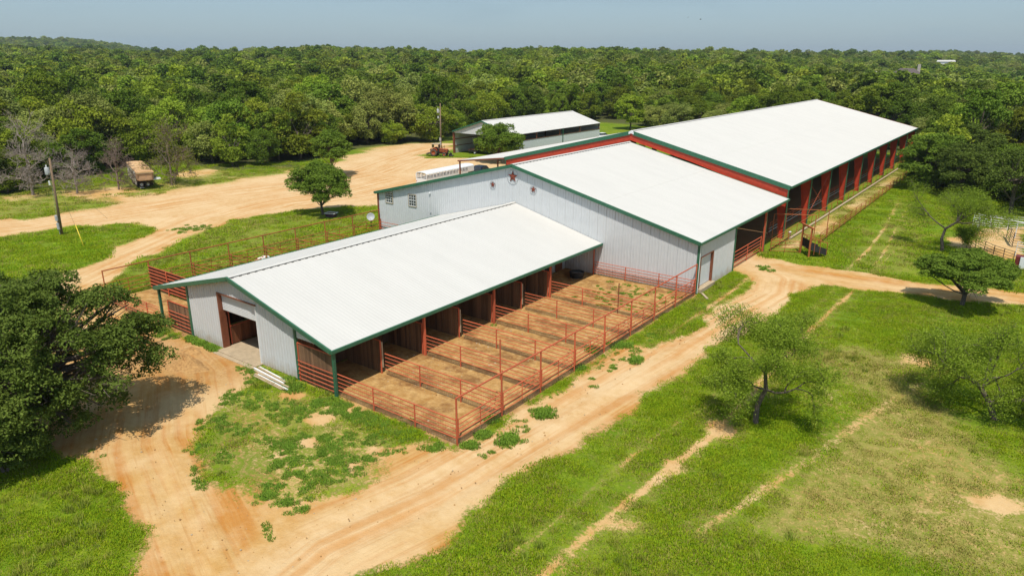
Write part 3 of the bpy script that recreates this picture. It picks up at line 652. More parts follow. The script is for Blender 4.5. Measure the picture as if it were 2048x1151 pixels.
# ================================================================ tall barn
RXB, RZB, SLB = -42.9, 9.68, 0.2425
YB = 57.35; zB = gable(RXB, RZB, SLB); YBE = 82.0; XBL, XBR = -63.05, -22.75
B = thing('tall_barn', 'big white metal barn with tall ribbed gable wall carrying three stars', 'barn')
def two_part_slope(rx, rz, ex, sl, y0, y1, parent):
    mx_ = (rx + ex) / 2 + (0.2 if ex > rx else -.2)
    mz = rz - sl * abs(mx_ - rx)
    roof_slope('roof_slope', mx_, mz, ex, rz - sl * abs(ex - rx), y0, y1, parent)
    lap = 0.12 if ex > rx else -0.12
    roof_slope('roof_slope', rx, rz + .008, mx_ + lap, rz - sl * abs(mx_ + lap - rx) + .012, y0, y1, parent)
for ex in (-22.5, -63.3):
    two_part_slope(RXB, RZB, ex, SLB, YB - .28, YBE, B)
    ez = RZB - SLB * abs(ex - RXB)
    beam('rake_trim', (RXB, YB - .34, RZB + .07), (ex, YB - .34, ez + .07), 0.12, 0.33, 'green', B)
    sg = 1 if ex > RXB else -1
    beam('eave_trim', (ex + sg * .05, YB - .40, ez + .035), (ex + sg * .05, YBE, ez + .035), 0.12, 0.22, 'green', B)
    beam('rear_rake_trim', (RXB, YBE + .03, RZB + .05), (ex, YBE + .03, ez + .05), 0.08, 0.22, 'green', B)
ridge_cap(RXB, RZB + .03, SLB, YB - .28, YBE, B, step=RIB * 2)
WIN = [(-61.68, -60.60, 3.62, 4.86), (-57.92, -56.78, 3.66, 4.98)]
wall('y', YB, -1, XBL, XBR, 0.0, zB, B, openings=WIN, extra=(RXB,))
wall('x', XBR, 1, YB + .02, 66.2, 0.0, zB(XBR) + .02, B, openings=[(57.95, 60.75, 0.36, 3.2)])
wall('x', XBL, -1, YB + .02, 81.9, 0.0, zB(XBL) + .02, B)
wall('y', 66.3, 1, -36.0, XBR - .1, 0.0, 4.5, B)
for (x, s) in ((XBR + .02, 1), (XBL - .02, -1)): rbox('corner_trim', (x - .12, YB - .08, 0), (x + .05 * 1 + .06, YB + .16, zB(x) - .02), 'green' if s > 0 else 'brown', B, .01)
rbox('corner_trim', (XBR - .1, 66.1, 0), (XBR + .08, 66.32, zB(XBR) - .02), 'green', B, .01)
pipe('downspout', (XBR + .12, YB - .02, 0.1), (XBR + .12, YB - .02, 4.7), .05, 'white', B)
# windows
for (a, b, z0, z1) in WIN:
    w = rbox('window', (a, YB + .03, z0), (b, YB + .05, z1), 'dark', B)
    f = MB()
    for q in (((a - .08, z0 - .09), (b + .08, z0)), ((a - .08, z1), (b + .08, z1 + .07)), ((a - .08, z0), (a, z1)), ((b, z0), (b + .08, z1))):
        f.box((q[0][0], YB - .07, q[0][1]), (q[1][0], YB + .02, q[1][1]))
    f.build('frame', 'tan', w)
    zi = (z0 + z1) / 2; nx_ = 3; nz_ = 2
    for half, (h0, h1) in enumerate(((z0, zi), (zi, z1))):
        rbox('sash_rail', (a, YB - .05, h0), (b, YB - .01, h0 + .06), 'white', w)
        for i in range(nx_):
            xa = a + (b - a) * i / nx_; xb = a + (b - a) * (i + 1) / nx_
            if i: rbox('muntin', (xa - .018, YB - .045, h0 + .06), (xa + .018, YB - .012, h1), 'white', w)
            for j in range(nz_):
                za = h0 + .06 + (h1 - h0 - .06) * j / nz_; zb_ = h0 + .06 + (h1 - h0 - .06) * (j + 1) / nz_
                if j and not i: rbox('muntin', (a, YB - .042, za - .016), (b, YB - .014, za + .016), 'white', w)
                rbox('pane', (xa + .02, YB - .005, za + .018), (xb - .02, YB + .004, zb_ - .018), 'glass', w)
    for xx in (a, b - .05): rbox('sash_stile', (xx, YB - .048, z0), (xx + .05, YB - .008, z1), 'white', w)
    rbox('sash_rail', (a, YB - .05, z1 - .05), (b, YB - .01, z1), 'white', w)
# roll-up door on the right side with a brown reveal
rbox('door_jamb', (XBR - .34, 60.70, .30), (XBR + .05, 60.84, 3.26), 'brown', B)
rbox('door_jamb', (XBR - .34, 57.86, .30), (XBR + .05, 57.96, 3.26), 'brown', B)
rbox('door_header', (XBR - .34, 57.96, 3.18), (XBR + .05, 60.70, 3.28), 'brown', B)
roll_door(B, 'x', XBR - .20, 57.96, 60.70, .42, 3.12, 3.2, .10)
rbox('door_sill', (XBR - .34, 57.7, 0.0), (XBR + .32, 61.0, .38), 'concrete', B, .03)
# light fitting and conduit on the gable
pipe('conduit', (-54.53, YB - .06, 3.3), (-54.53, YB - .06, 5.4), .018, 'white', B)
lf = rbox('wall_lamp', (-54.63, YB - .18, 5.42), (-54.43, YB - .035, 5.58), 'white', B, .02)
rbox('socket_box', (-54.6, YB - .1, 3.2), (-54.46, YB - .035, 3.38), 'plastic', B, .01)
# open bay at the back right
rbox('column', (XBR - .12, 75.1, 0), (XBR + .06, 75.3, 4.72), 'rust', B, .01)
rbox('column_trim', (XBR - .08, 75.31, 0), (XBR + .08, 75.40, 4.72), 'green', B)
planks(B, 'x', -29.5, 66.6, 81.9, 1.2, 2.7, 'wood', 0.32)
rbox('kick_board', (-29.55, 66.6, 0), (-29.4, 81.9, 1.15), 'wood', B)
for y in (70.0, 74.0, 78.0, 81.5): rbox('column', (-29.35, y, 0), (-29.15, y + .2, 5.6), 'brown', B)
for i in range(7):
    y = YB + .5 + i * 3.9
    for s in (1, -1):
        ex = RXB + s * 20.1
        beam('rafter', (RXB, y, RZB - .1), (ex, y, RZB - .1 - SLB * 20.1), .15, .35, 'brown', B)
rebase(B, (RXB, YB, 0))
# corral rails across the open bay
cp = thing('corral_panel', 'rusty red corral rails closing the open bay behind the brown column', 'corral panel')
for z in (.25, .6, .95, 1.3, 1.7): pipe('rail', (-22.95, 66.5, z), (-22.95, 75.0, z), .035, 'rust', cp)
for y in (66.6, 70.8, 74.9): pipe('post', (-22.95, y, 0), (-22.95, y, 1.75), .045, 'rust', cp)
rebase(cp, (-22.95, 70.8, 0))
# three stars on the gable
def star(x, z, r, label):
    t = thing('barn_star', label, 'wall star', (x, YB - .07, z), group='star ornaments on the tall gable')
    vs = [(0, -.16 * r, 0)]; n = 10
    for i in range(n):
        a = math.pi / 2 + 2 * math.pi * i / n; q = r * .93 if i % 2 == 0 else r * .38
        vs.append((q * math.cos(a), 0, q * math.sin(a)))
    vs.append((0, .012, 0))
    MB().add(vs, [(0, 1 + i, 1 + (i + 1) % n) for i in range(n)] + [(n + 1, 1 + (i + 1) % n, 1 + i) for i in range(n)]).build('star', 'star', t)
    ring = MB(); N = 40
    for i in range(N):
        a0, a1 = 2 * math.pi * i / N, 2 * math.pi * (i + 1) / N
        ring.tube((r * math.cos(a0), 0, r * math.sin(a0)), (r * math.cos(a1), 0, r * math.sin(a1)), .022 * max(1, r), None, 5, False)
    ring.build('ring', 'galv', t, True)
star(-42.95, 8.45, .68, 'large rusty red metal star in a wire ring below the gable peak')
star(-45.55, 7.38, .37, 'small rusty red star in a ring left of the large star')
star(-40.40, 7.42, .385, 'small rusty red star in a ring right of the large star')

# ================================================================ arena
RXR, RZR, SLR = -42.95, 11.0, 0.243
YR0, YR1 = 82.7, 168.6; XR = -22.75; XL = -63.1; ezR = RZR - SLR * abs(XR + .15 - RXR)
R = thing('riding_arena', 'long open sided riding arena with white roof and red steel frames', 'arena')
for ex in (XR + .2, XL - .2):
    two_part_slope(RXR, RZR, ex, SLR, YR0 - .2, YR1, R)
    ez = RZR - SLR * abs(ex - RXR); sg = 1 if ex > RXR else -1
    beam('rake_trim', (RXR + sg * .3, YR0 - .27, RZR + .06 - SLR * .3), (ex, YR0 - .27, ez + .06), 0.14, 0.50, 'green', R)
    beam('rear_rake_trim', (RXR, YR1 + .06, RZR + .06), (ex, YR1 + .06, ez + .06), 0.1, 0.30, 'brown', R)
    beam('eave_trim', (ex + sg * .05, YR0 - .3, ez + .03), (ex + sg * .05, YR1 + .1, ez + .03), 0.12, 0.24, 'green', R)
MB().prism([(RXR - .36, RZR - .12), (RXR, RZR + .10), (RXR + .36, RZR - .12), (RXR + .36, RZR - .40), (RXR, RZR - .28), (RXR - .36, RZR - .40)], 'y', YR0 - .37, YR0 - .21).build('peak_box', 'white', R)
ridge_cap(RXR, RZR + .02, SLR, YR0 - .2, YR1, R, dashes=False)
COLY = [82.55 + 9.52 * i for i in range(10)]
def tapered_column(y, s):
    # red plate column, narrow at the foot and deep at the knee; s=+1 right side
    xo = XR - .12 if s > 0 else XL + .12
    top = RZR - SLR * abs(xo - RXR) - .12
    f = -s
    web = [(xo, 0), (xo + f * .45, 0), (xo + f * .45, .3), (xo + f * 1.15, top - 1.25), (xo + f * 1.15, top - .05), (xo, top)]
    c = MB().prism(web, 'y', y - .03, y + .03)
    c.prism([(xo, 0), (xo + f * .03, 0), (xo + f * .03, top), (xo, top)], 'y', y - .14, y + .14)
    c.add([(xo + f * .45, y - .14, 0), (xo + f * .45, y + .14, 0), (xo + f * 1.15, y + .14, top - 1.25), (xo + f * 1.15, y - .14, top - 1.25),
           (xo + f * .48, y - .14, 0), (xo + f * .48, y + .14, 0), (xo + f * 1.18, y + .14, top - 1.25), (xo + f * 1.18, y - .14, top - 1.25)],
          [(0, 1, 2, 3), (7, 6, 5, 4), (0, 4, 5, 1), (1, 5, 6, 2), (2, 6, 7, 3), (3, 7, 4, 0)])
    o = c.build('column', 'red', R)
    rbox('column_trim', (xo + s * .012, y - .17, 0), (xo + s * .08, y + .17, top), 'green', o)
    return o
for y in COLY:
    for s in (1, -1): tapered_column(y, s)
    for s in (1, -1):       # rafter, deep at the knee and thinner at mid span
        x0 = RXR + s * 19.0; z = lambda x: RZR - SLR * abs(x - RXR) - .12
        xm = RXR + s * 8.0
        MB().prism([(RXR, z(RXR)), (xm, z(xm)), (x0, z(x0)), (x0, z(x0) - 1.45), (xm, z(xm) - 1.0), (RXR, z(RXR) - 1.0)], 'y', y - .07, y + .07).build('rafter', 'red', R)
        MB().prism([(RXR, z(RXR) - 1.0), (xm, z(xm) - 1.0), (x0, z(x0) - 1.45), (x0, z(x0) - 1.49), (xm, z(xm) - 1.04), (RXR, z(RXR) - 1.04)], 'y', y - .16, y + .16).build('rafter_flange', 'red', R)
for s in (1, -1):           # roof purlins
    for i in range(1, 12):
        x = RXR + s * i * 1.72; zz = RZR - SLR * abs(x - RXR) - .07
        rbox('purlin', (x - .04, YR0, zz - .2), (x + .04, YR1 - .1, zz), 'brown', R)
pipe('wind_brace', (XR - .3, COLY[1] + .2, .6), (XR - .3, COLY[2] - .2, 5.0), .02, 'rust', R)
pipe('wind_brace', (XR - .3, COLY[1] + .2, 5.0), (XR - .3, COLY[2] - .2, .6), .02, 'rust', R)
# lean-to on the far side
lz = lambda x: 6.05 - .128 * (-63.0 - x)
roof_slope('lean_to_roof', -63.0, 6.02, -72.4, lz(-72.4), YR0 - .1, YR1 - 30, R)
beam('lean_to_fascia', (-63.3, YR0 - .16, 6.02), (-72.45, YR0 - .16, lz(-72.45) + .03), .08, .22, 'brown', R)
beam('lean_to_eave', (-72.45, YR0 - .2, lz(-72.4) + .02), (-72.45, YR1 - 30, lz(-72.4) + .02), .08, .16, 'brown', R)
for y in (82.75, 92.2, 101.7, 111.2): rbox('lean_to_post', (-72.3, y - .08, 0), (-72.1, y + .08, lz(-72.2) - .06), 'brown', R)
rebase(R, (RXR, YR0, 0))

# ================================================================ equipment shed
XS0, XS1, RXS, RZS, YS0, YS1 = -103.9, -88.0, -95.8, 7.25, 117.2, 152.4
SLS = .31; zS = gable(RXS, RZS, SLS)
E = thing('equipment_shed', 'white metal equipment shed with open end and dark gap under the eave', 'shed')
for ex in (XS0 - .15, XS1 + .15):
    ez = RZS - SLS * abs(ex - RXS)
    roof_slope('roof_slope', RXS, RZS, ex, ez, YS0 - .25, YS1, E)
    beam('rake_trim', (RXS, YS0 - .3, RZS + .06), (ex, YS0 - .3, ez + .06), .12, .30, 'green', E)
ridge_cap(RXS, RZS + .02, SLS, YS0 - .25, YS1, E, dashes=False)
wall('y', YS0, -1, XS0, XS1, 4.35, lambda u: max(4.36, zS(u)), E, extra=(RXS,))
wall('x', XS0, -1, YS0, YS1, 0, zS(XS0), E)
wall('x', XS1, 1, YS0, YS1, 0, 3.35, E)
wall('y', YS1, 1, XS0, XS1, 0, zS, E, extra=(RXS,))
for y in (YS0 + .1, 126, 135, 143.5, YS1 - .1):
    rbox('column', (XS1 - .22, y - .1, 0), (XS1 - .04, y + .1, zS(XS1) - .05), 'brown', E)
    rbox('column', (XS0 + .04, y - .1, 0), (XS0 + .24, y + .1, zS(XS0) - .05), 'brown', E)
rbox('corner_post', (XS0 - .16, YS0 - .1, 0), (XS0 + .12, YS0 + .14, 4.6), 'brown', E)
rbox('eave_rail', (XS1 - .05, YS0, 3.36), (XS1 + .06, YS1, 3.44), 'brown', E)
rbox('downspout', (XS1 + .06, 135.9, .1), (XS1 + .18, 136.05, 4.6), 'green', E)
rbox('girt', (XS0 + .05, YS0, 2.9), (XS0 + .16, YS1, 3.05), 'brown', E)
rbox('girt', (XS0 + .05, YS0, 1.5), (XS0 + .16, YS1, 1.62), 'brown', E)
rebase(E, (RXS, YS0, 0))
# ================================================================ pipe fences
def wirestrip(parent, p, q, zs=(.05, .11, .17, .24, .31), nv=None, top=.33):
    p = Vector(p); q = Vector(q); mb = MB(); L_ = (q - p).length
    for z in zs: mb.tube(p + Vector((0, 0, z)), q + Vector((0, 0, z)), .007, None, 3, False)
    n = int(L_ / .16)
    for i in range(n + 1):
        c = p.lerp(q, i / n); mb.tube(c + Vector((0, 0, .02)), c + Vector((0, 0, top)), .005, None, 3, False)
    return mb.build('wire_mesh', 'wire', parent)
def pipe_run(t, pts, zs, r, m, toprail=None):
    for z in zs:
        for a, b in zip(pts[:-1], pts[1:]): pipe('rail', (a[0], a[1], z), (b[0], b[1], z), r, m, t)
FX = -22.72
POSTY = [25.30 + 3.95 * k for k in range(8)] + [57.05]
f = thing('pen_front_fence', 'long rusty red pipe fence with gates and overhead rail along the dirt road', 'fence')
for k, y in enumerate(POSTY): pipe('post', (FX, y, -.1), (FX, y, 2.78), .055, 'rust', f)
pipe('overhead_rail', (FX, 25.25, 2.80), (FX, 57.1, 2.80), .05, 'rust', f, 10)
for k in range(8):
    y0, y1 = POSTY[k] + .10, POSTY[k + 1] - .12; gx0 = FX + .03
    g_ = pipe('gate', (gx0, y0, 1.52), (gx0, y1, 1.52), .034, 'rust', f)
    for z in (.42, .70, .95, 1.22): pipe('rail', (gx0, y0, z), (gx0, y1, z), .026, 'rust', f)
    for y in (y0, (y0 + y1) / 2, y1): pipe('upright', (gx0, y, .40), (gx0, y, 1.52), .028, 'rust', f)
    wirestrip(f, (FX + .04, y0, 0), (FX + .04, y1, 0))
    if k % 2 == 0: pipe('gate_latch', (gx0, y1, 1.0), (FX, POSTY[k + 1], 1.0), .03, 'rust', f)
rebase(f, (FX, 41.0, 0))
WHERE = ['at the near end beside the grass', 'second from the near end', 'third from the near end, with one tall post', 'fourth from the near end', 'fifth from the near end', 'sixth from the near end', 'bordering the last sandy pen']
for k in range(7):
    y = DIV[k] + (0 if k else -.02)
    d = thing('pen_divider_fence', 'rusty red five-rail pipe fence between pens, %s' % WHERE[k], 'fence', group='pipe fences dividing the right hand pens')
    x0 = -32.38; xs = [x0, -29.25, -25.85, FX - .1]
    for z in (.42, .70, .96, 1.24, 1.50): pipe('rail', (x0, y, z), (FX - .06, y, z), .027 if z < 1.5 else .036, 'rust', d)
    for i, x in enumerate(xs[1:3]):
        tall = (k == 2 and i == 1) or (k == 6 and i == 1)
        pipe('post', (x, y, -.1), (x, y, 2.85 if (k == 2 and i == 1) else (2.6 if tall else 1.5)), .045, 'rust' if not (k == 6 and i == 1) else 'brown', d)
    wirestrip(d, (x0, y + .03, 0), (FX - .1, y + .03, 0))
    if k in (0, 1):     # welded wire panel behind the rails
        mb = MB(); x = x0
        while x < FX - .1: mb.tube((x, y + .035, .35), (x, y + .035, 1.5), .004, None, 3, False); x += .18
        mb.build('welded_wire', 'wire', d)
    rebase(d, (-27.5, y, 0))
# fence against the tall wall with woven mesh
d = thing('mesh_fence', 'rusty red pipe fence with woven wire standing against the tall white wall', 'fence')
for z in (.3, .55, .8, 1.05, 1.32): pipe('rail', (-33.0, 57.02, z), (FX, 57.02, z), .03, 'rust', d)
for x in (-33.0, -29.6, -26.2, -22.85): pipe('post', (x, 57.02, 0), (x, 57.02, 1.36), .045, 'rust', d)
mb = MB(); x = -33
while x < FX: mb.tube((x, 57.05, .03), (x, 57.05, 1.3), .006, None, 3, False); x += .2
mb.build('wire_mesh', 'galv', d)
pipe('tall_post', (-33.05, 57.05, 0), (-33.05, 57.05, 3.0), .06, 'rust', d)
rebase(d, (-28, 57.02, 0))
# left side pens
LX = -62.8
f = thing('left_pen_fence', 'orange rusty pipe fence with tall posts and overhead rail behind the low roof', 'fence')
for k in range(9):
    y = POSTY[k]; pipe('post', (LX, y, -.1), (LX, y, 2.58), .055, 'rustorange', f)
    if k > 1: pipe('gate_post', (LX + .03, y + .2, 0), (LX + .03, y + .2, 1.5), .05, 'rustorange', f)
pipe('overhead_rail', (LX, 25.25, 2.60), (LX, 57.1, 2.60), .05, 'rustorange', f, 10)
for k in range(8):
    y0, y1 = POSTY[k] + .1, POSTY[k + 1] - .1
    for z in (.4, .75, 1.1, 1.48): pipe('rail', (LX, y0, z), (LX, y1, z), .03, 'rustorange', f)
    pipe('upright', (LX, (y0 + y1) / 2, .38), (LX, (y0 + y1) / 2, 1.48), .028, 'rustorange', f)
    if k > 1: pipe('brace', (LX + .04, y0, 1.35), (LX + .04, y1 - .8, .45), .028, 'rust', f)
rebase(f, (LX, 41, 0))
d = thing('left_pen_end_fence', 'rusty red six-rail pipe fence beside the left corner post of the low barn', 'fence')
for z in (.3, .55, .8, 1.05, 1.3, 1.5): pipe('rail', (LX, 24.95, z), (-53.1, 24.95, z), .028, 'rust', d)
for x in (LX, -58.7, -55.0): pipe('post', (x, 24.95, -.1), (x, 24.95, 1.52), .045, 'rust', d)
rebase(d, (-58, 24.95, 0))
d = thing('left_pen_board_divider', 'tall dark board fence with red rails running under the left eave', 'fence')
planks(d, 'y', 29.22, LX + .1, -49.2, .15, 2.15, 'woodred', .3)
for z in (.3, .62, .94, 1.26, 1.58, 1.9, 2.2): pipe('rail', (LX + .05, 29.12, z), (-49.2, 29.12, z), .035, 'rust', d)
for x in (-59.5, -56, -52.6): pipe('post', (x, 29.05, 0), (x, 29.05, 2.2), .045, 'rust', d)
rebase(d, (-56, 29.2, 0))
for k, w in zip((2, 3, 4, 5, 6), ('second', 'third', 'fourth', 'fifth', 'sixth')):
    d = thing('left_pen_divider_fence', 'rusty pipe fence between left hand pens, %s bay from the near end' % w, 'fence', group='pipe fences dividing the left hand pens')
    for z in (.42, .78, 1.14, 1.5): pipe('rail', (LX + .05, DIV[k], z), (-53.1, DIV[k], z), .03, 'rustorange', d)
    for x in (-59.6, -56.3): pipe('post', (x, DIV[k], 0), (x, DIV[k], 1.5), .04, 'rustorange', d)
    rebase(d, (-58, DIV[k], 0))
d = thing('short_pipe_fence', 'short rusty red pipe fence along the foot of the tall wall by the windows', 'fence')
for z in (.4, .8, 1.2): pipe('rail', (-62.7, 57.05, z), (-53.5, 57.05, z), .03, 'rust', d)
for x in (-62.7, -59.6, -56.5, -53.6): pipe('post', (x, 57.05, 0), (x, 57.05, 1.22), .04, 'rust', d)
rebase(d, (-58, 57.05, 0))
# arena fences
d = thing('arena_rail_fence', 'red and white pipe rails between the red arena columns', 'fence')
for z, m in ((.5, 'white'), (.85, 'galv'), (1.2, 'rust'), (1.5, 'rust')): pipe('rail', (-24.6, 82.8, z), (-24.6, 168, z), .035, m, d)
for i in range(29): pipe('post', (-24.6, 83 + i * 3.0, 0), (-24.6, 83 + i * 3.0, 1.5), .04, 'rust', d)
rebase(d, (-24.6, 120, 0))
d = thing('alley_inner_fence', 'orange pipe fence on a pale kerb pipe along the red columns', 'fence')
pts = [(-22.15, 75.7), (-22.15, 84.0), (-22.1, 158.0)]
pipe('rail', (-22.15, 75.7, 1.30), (-22.1, 158, 1.30), .04, 'rustorange', d)
for z in (.35, .68, 1.0): pipe('rail', (-22.15, 75.7, z), (-22.15, 83.2, z), .03, 'rustorange', d)
for i in range(27): pipe('post', (-22.12, 75.8 + i * 3.16, 0), (-22.12, 75.8 + i * 3.16, 1.3), .035, 'rustorange', d)
pipe('kerb_pipe', (-22.05, 82.6, .14), (-22.05, 150, .14), .13, 'concrete', d, 10)
rebase(d, (-22.1, 110, 0))
d = thing('alley_outer_fence', 'orange rusty pipe fence between the arena alley and the green slope', 'fence')
for z in (.35, .65, .95, 1.25): pipe('rail', (-18.75, 82.5, z), (-19.1, 139, z), .03, 'rustorange', d)
for i in range(20): pipe('post', (-18.75 - .0062 * i * 2.95, 82.5 + i * 2.95, 0), (-18.75 - .0062 * i * 2.95, 82.5 + i * 2.95, 1.28), .038, 'rustorange', d)
rebase(d, (-18.9, 110, 0))
d = thing('alley_gate', 'orange rusty pipe gate beside the loading chute', 'gate')
a, b = Vector((-22.1, 75.75, 0)), Vector((-19.5, 77.1, 0))
for z in (.15, .5, .85, 1.25): pipe('rail', a + Vector((0, 0, z)), b + Vector((0, 0, z)), .028, 'rustorange', d)
for t_ in (0, .5, 1): pipe('upright', a.lerp(b, t_), a.lerp(b, t_) + Vector((0, 0, 1.28)), .03, 'rustorange', d)
pipe('wire', a + Vector((0, 0, .3)), b + Vector((0, 0, .3)), .008, 'wire', d)
rebase(d, tuple(a.lerp(b, .5)))
def arch(p, q, h, label):
    d = thing('gate_arch', label, 'gate frame', group='pipe arches over the alley')
    p = Vector(p); q = Vector(q); up = Vector((0, 0, h))
    pipe('upright', p, p + up, .045, 'rustorange', d); pipe('upright', q, q + up, .045, 'rustorange', d); pipe('crossbar', p + up, q + up, .04, 'rustorange', d)
    rebase(d, tuple(p.lerp(q, .5)))
arch((-23.7, 81.2, 0), (-19.7, 83.4, 0), 3.0, 'tall thin orange pipe arch nearer the loading chute')
arch((-23.4, 85.0, 0), (-19.2, 87.0, 0), 3.0, 'tall thin orange pipe arch just behind the other arch')
# loading chute
t = thing('loading_chute', 'rusty loading chute with portal frame and dark plank sides on the grass', 'loading chute')
pA, pB = Vector((-19.40, 77.30, 0)), Vector((-18.13, 75.80, 0)); ax = (pB - pA).normalized(); dr = Vector((-ax.y, ax.x, 0)); 
if dr.x < 0: dr = -dr
for p in (pA, pB): MB().prism([(p.x - .08, p.y - .08), (p.x + .08, p.y - .08), (p.x + .08, p.y + .08), (p.x - .08, p.y + .08)], 'z', -.1, 3.1).build('portal_post', 'rustorange', t)
q0 = pA - ax * .3 + Vector((0, 0, 3.14)); q1 = pB + ax * .3 + Vector((0, 0, 3.14)); beam('portal_beam', q0 + Vector((0, 0, .08)), q1 + Vector((0, 0, .08)), .16, .16, 'rustorange', t)
Lc = 1.9
for p in (pA, pB):
    for i in range(3):
        z0 = .85 + i * .23
        beam('side_plank', p + dr * .1 + Vector((0, 0, z0 + .2)), p + dr * Lc + Vector((0, 0, z0 - .45)), .04, .21, 'dark', t, 0)
    pipe('side_rail', p + dr * .1 + Vector((0, 0, 2.1)), p + dr * Lc + Vector((0, 0, 1.5)), .035, 'rustorange', t)
    for s in (.5, 1.1, 1.85): pipe('side_upright', p + dr * s + Vector((0, 0, .3)), p + dr * s + Vector((0, 0, 2.05 - .24 * s)), .03, 'rustorange', t)
n_ = 8
for i in range(n_):
    s0, s1 = Lc * i / n_, Lc * (i + 1) / n_ - .02; zz = .82 - .5 * i / n_
    a = pA + dr * s0; b = pB + dr * s0; c = pB + dr * s1; e = pA + dr * s1
    MB().add([(*v.xy, zz) for v in (a, b, c, e)] + [(*v.xy, zz + .05) for v in (a, b, c, e)], [(3, 2, 1, 0), (4, 5, 6, 7), (0, 1, 5, 4), (1, 2, 6, 5), (2, 3, 7, 6), (3, 0, 4, 7)]).build('deck_plank', 'wood', t)
for i in range(6):
    a = pA + ax * (.1 + i * .3); w = .28
    MB().add([(*(a + ax * k * w + dr * (.05 + j * .04)).xy, z) for z in (.85, 1.75) for (k, j) in ((0, 0), (1, 0), (1, 1), (0, 1))],
             [(3, 2, 1, 0), (4, 5, 6, 7), (0, 1, 5, 4), (1, 2, 6, 5), (2, 3, 7, 6), (3, 0, 4, 7)]).build('gate_plank', 'dark', t)
for s in (.3, .9, 1.5): pipe('brace', pA + ax * s + dr * .1 + Vector((0, 0, 1.75)), pA + ax * s + dr * .1 + Vector((0, 0, 2.1)), .025, 'rustorange', t)
pipe('brace', pA + Vector((0, 0, 2.1)), pB + Vector((0, 0, 2.1)), .03, 'rustorange', t)
rebase(t, tuple(pA.lerp(pB, .5)))
# corral far right
def corral_panel(p, q, label, m, h=1.6, n=6, mname='corral_panel', grp='corral panels on the right'):
    d = thing(mname, label, 'corral panel', group=grp)
    p = Vector((*p, 0)); q = Vector((*q, 0))
    for i in range(n):
        z = .2 + (h - .25) * i / (n - 1); pipe('rail', p + Vector((0, 0, z)), q + Vector((0, 0, z)), .026, m, d)
    for s in (0, .5, 1): pipe('upright', p.lerp(q, s), p.lerp(q, s) + Vector((0, 0, h)), .034, m, d)
    rebase(d, tuple(p.lerp(q, .5)))
P_ = [(-5.6, 92.2), (-4.5, 88.9), (-2.7, 86.2), (-.9, 84.5)]
nm = ['black pipe corral panel behind the shrubby mesquite stem', 'black pipe corral panel in the middle of the curved run', 'black pipe corral panel next to the maroon box']
for i in range(3): corral_panel(P_[i], P_[i + 1], nm[i], 'panelmetal')
corral_panel((-2.2, 98.5), (-1.4, 93.8), 'dark pipe corral panel inside the corral on sand', 'panelmetal')
corral_panel((-1.4, 93.8), (1.5, 93.0), 'dark pipe corral panel running out of the right edge', 'panelmetal')
corral_panel((-2.4, 103.5), (3.0, 106.0), 'grey pipe corral panel at the back of the corral', 'galv')
corral_panel((-6.0, 103.5), (-2.4, 103.0), 'white pipe corral panel with white top rail at the back', 'white')
corral_panel((-.9, 89.5), (2.4, 88.4), 'white pipe corral panel near the maroon box', 'white')
w = thing('arena_top_pipe', 'long white pipe rail crossing over the corral', 'pipe rail')
pipe('pipe', (-5.3, 101.0, 1.9), (2.5, 97.0, 1.9), .07, 'white', w, 10)
for s in (0, .5, 1): pipe('post', Vector((-5.3, 101, 0)).lerp(Vector((2.5, 97, 0)), s), Vector((-5.3, 101, 1.9)).lerp(Vector((2.5, 97, 1.9)), s), .05, 'white', w)
rebase(w, (-1.4, 99, 0))
t = thing('maroon_box', 'maroon box with a white panel at the right edge by the black corral', 'box')
rbox('box', (-.75, 83.9, .05), (1.6, 84.9, 1.25), 'maroon', t, .03)
pn = rbox('panel', (-.35, 83.78, .1), (.75, 83.89, 1.25), 'white', t, .02)
for sx in (-.12, .0, .12): MB().add([(.2 + sx - .05, 83.765, .6), (.2 + sx + .05, 83.765, .6), (.2 + sx + .02, 83.765, .98), (.2 + sx - .02, 83.765, .98), (.2 + sx - .05, 83.775, .6), (.2 + sx + .05, 83.775, .6), (.2 + sx + .02, 83.775, .98), (.2 + sx - .02, 83.775, .98)], [(0, 1, 2, 3), (7, 6, 5, 4), (0, 4, 5, 1), (1, 5, 6, 2), (2, 6, 7, 3), (3, 7, 4, 0)]).build('emblem', 'galv', pn)
rebase(t, (.4, 84.4, 0))
# ================================================================ vehicles
def wheel(parent, c, R_, w, tm='tyre', rm='white', rim=.55, axis='x'):
    """tyre with a rounded tread section, dished rim inside; axis = axle direction"""
    prof = [(R_ * rim, -w * .42), (R_ * .86, -w * .5), (R_ * .97, -w * .38), (R_, -w * .2), (R_, w * .2), (R_ * .97, w * .38), (R_ * .86, w * .5), (R_ * rim, w * .42)]
    t = MB().lathe(prof, 22, axis).build('wheel', tm, parent, True, loc=c)
    rp = [(0.0, -w * .18), (R_ * .18, -w * .2), (R_ * .22, -w * .30), (R_ * rim * .9, -w * .30), (R_ * rim * 1.01, -w * .42), (R_ * rim * 1.01, w * .42), (R_ * rim * .9, w * .30), (R_ * .22, w * .30), (R_ * .18, w * .2), (0.0, w * .18)]
    MB().lathe(rp, 18, axis).build('rim', rm, t, True)
    return t
def lbox(name, a, b, m, parent, bevel=.02): return rbox(name, a, b, m, parent, bevel)
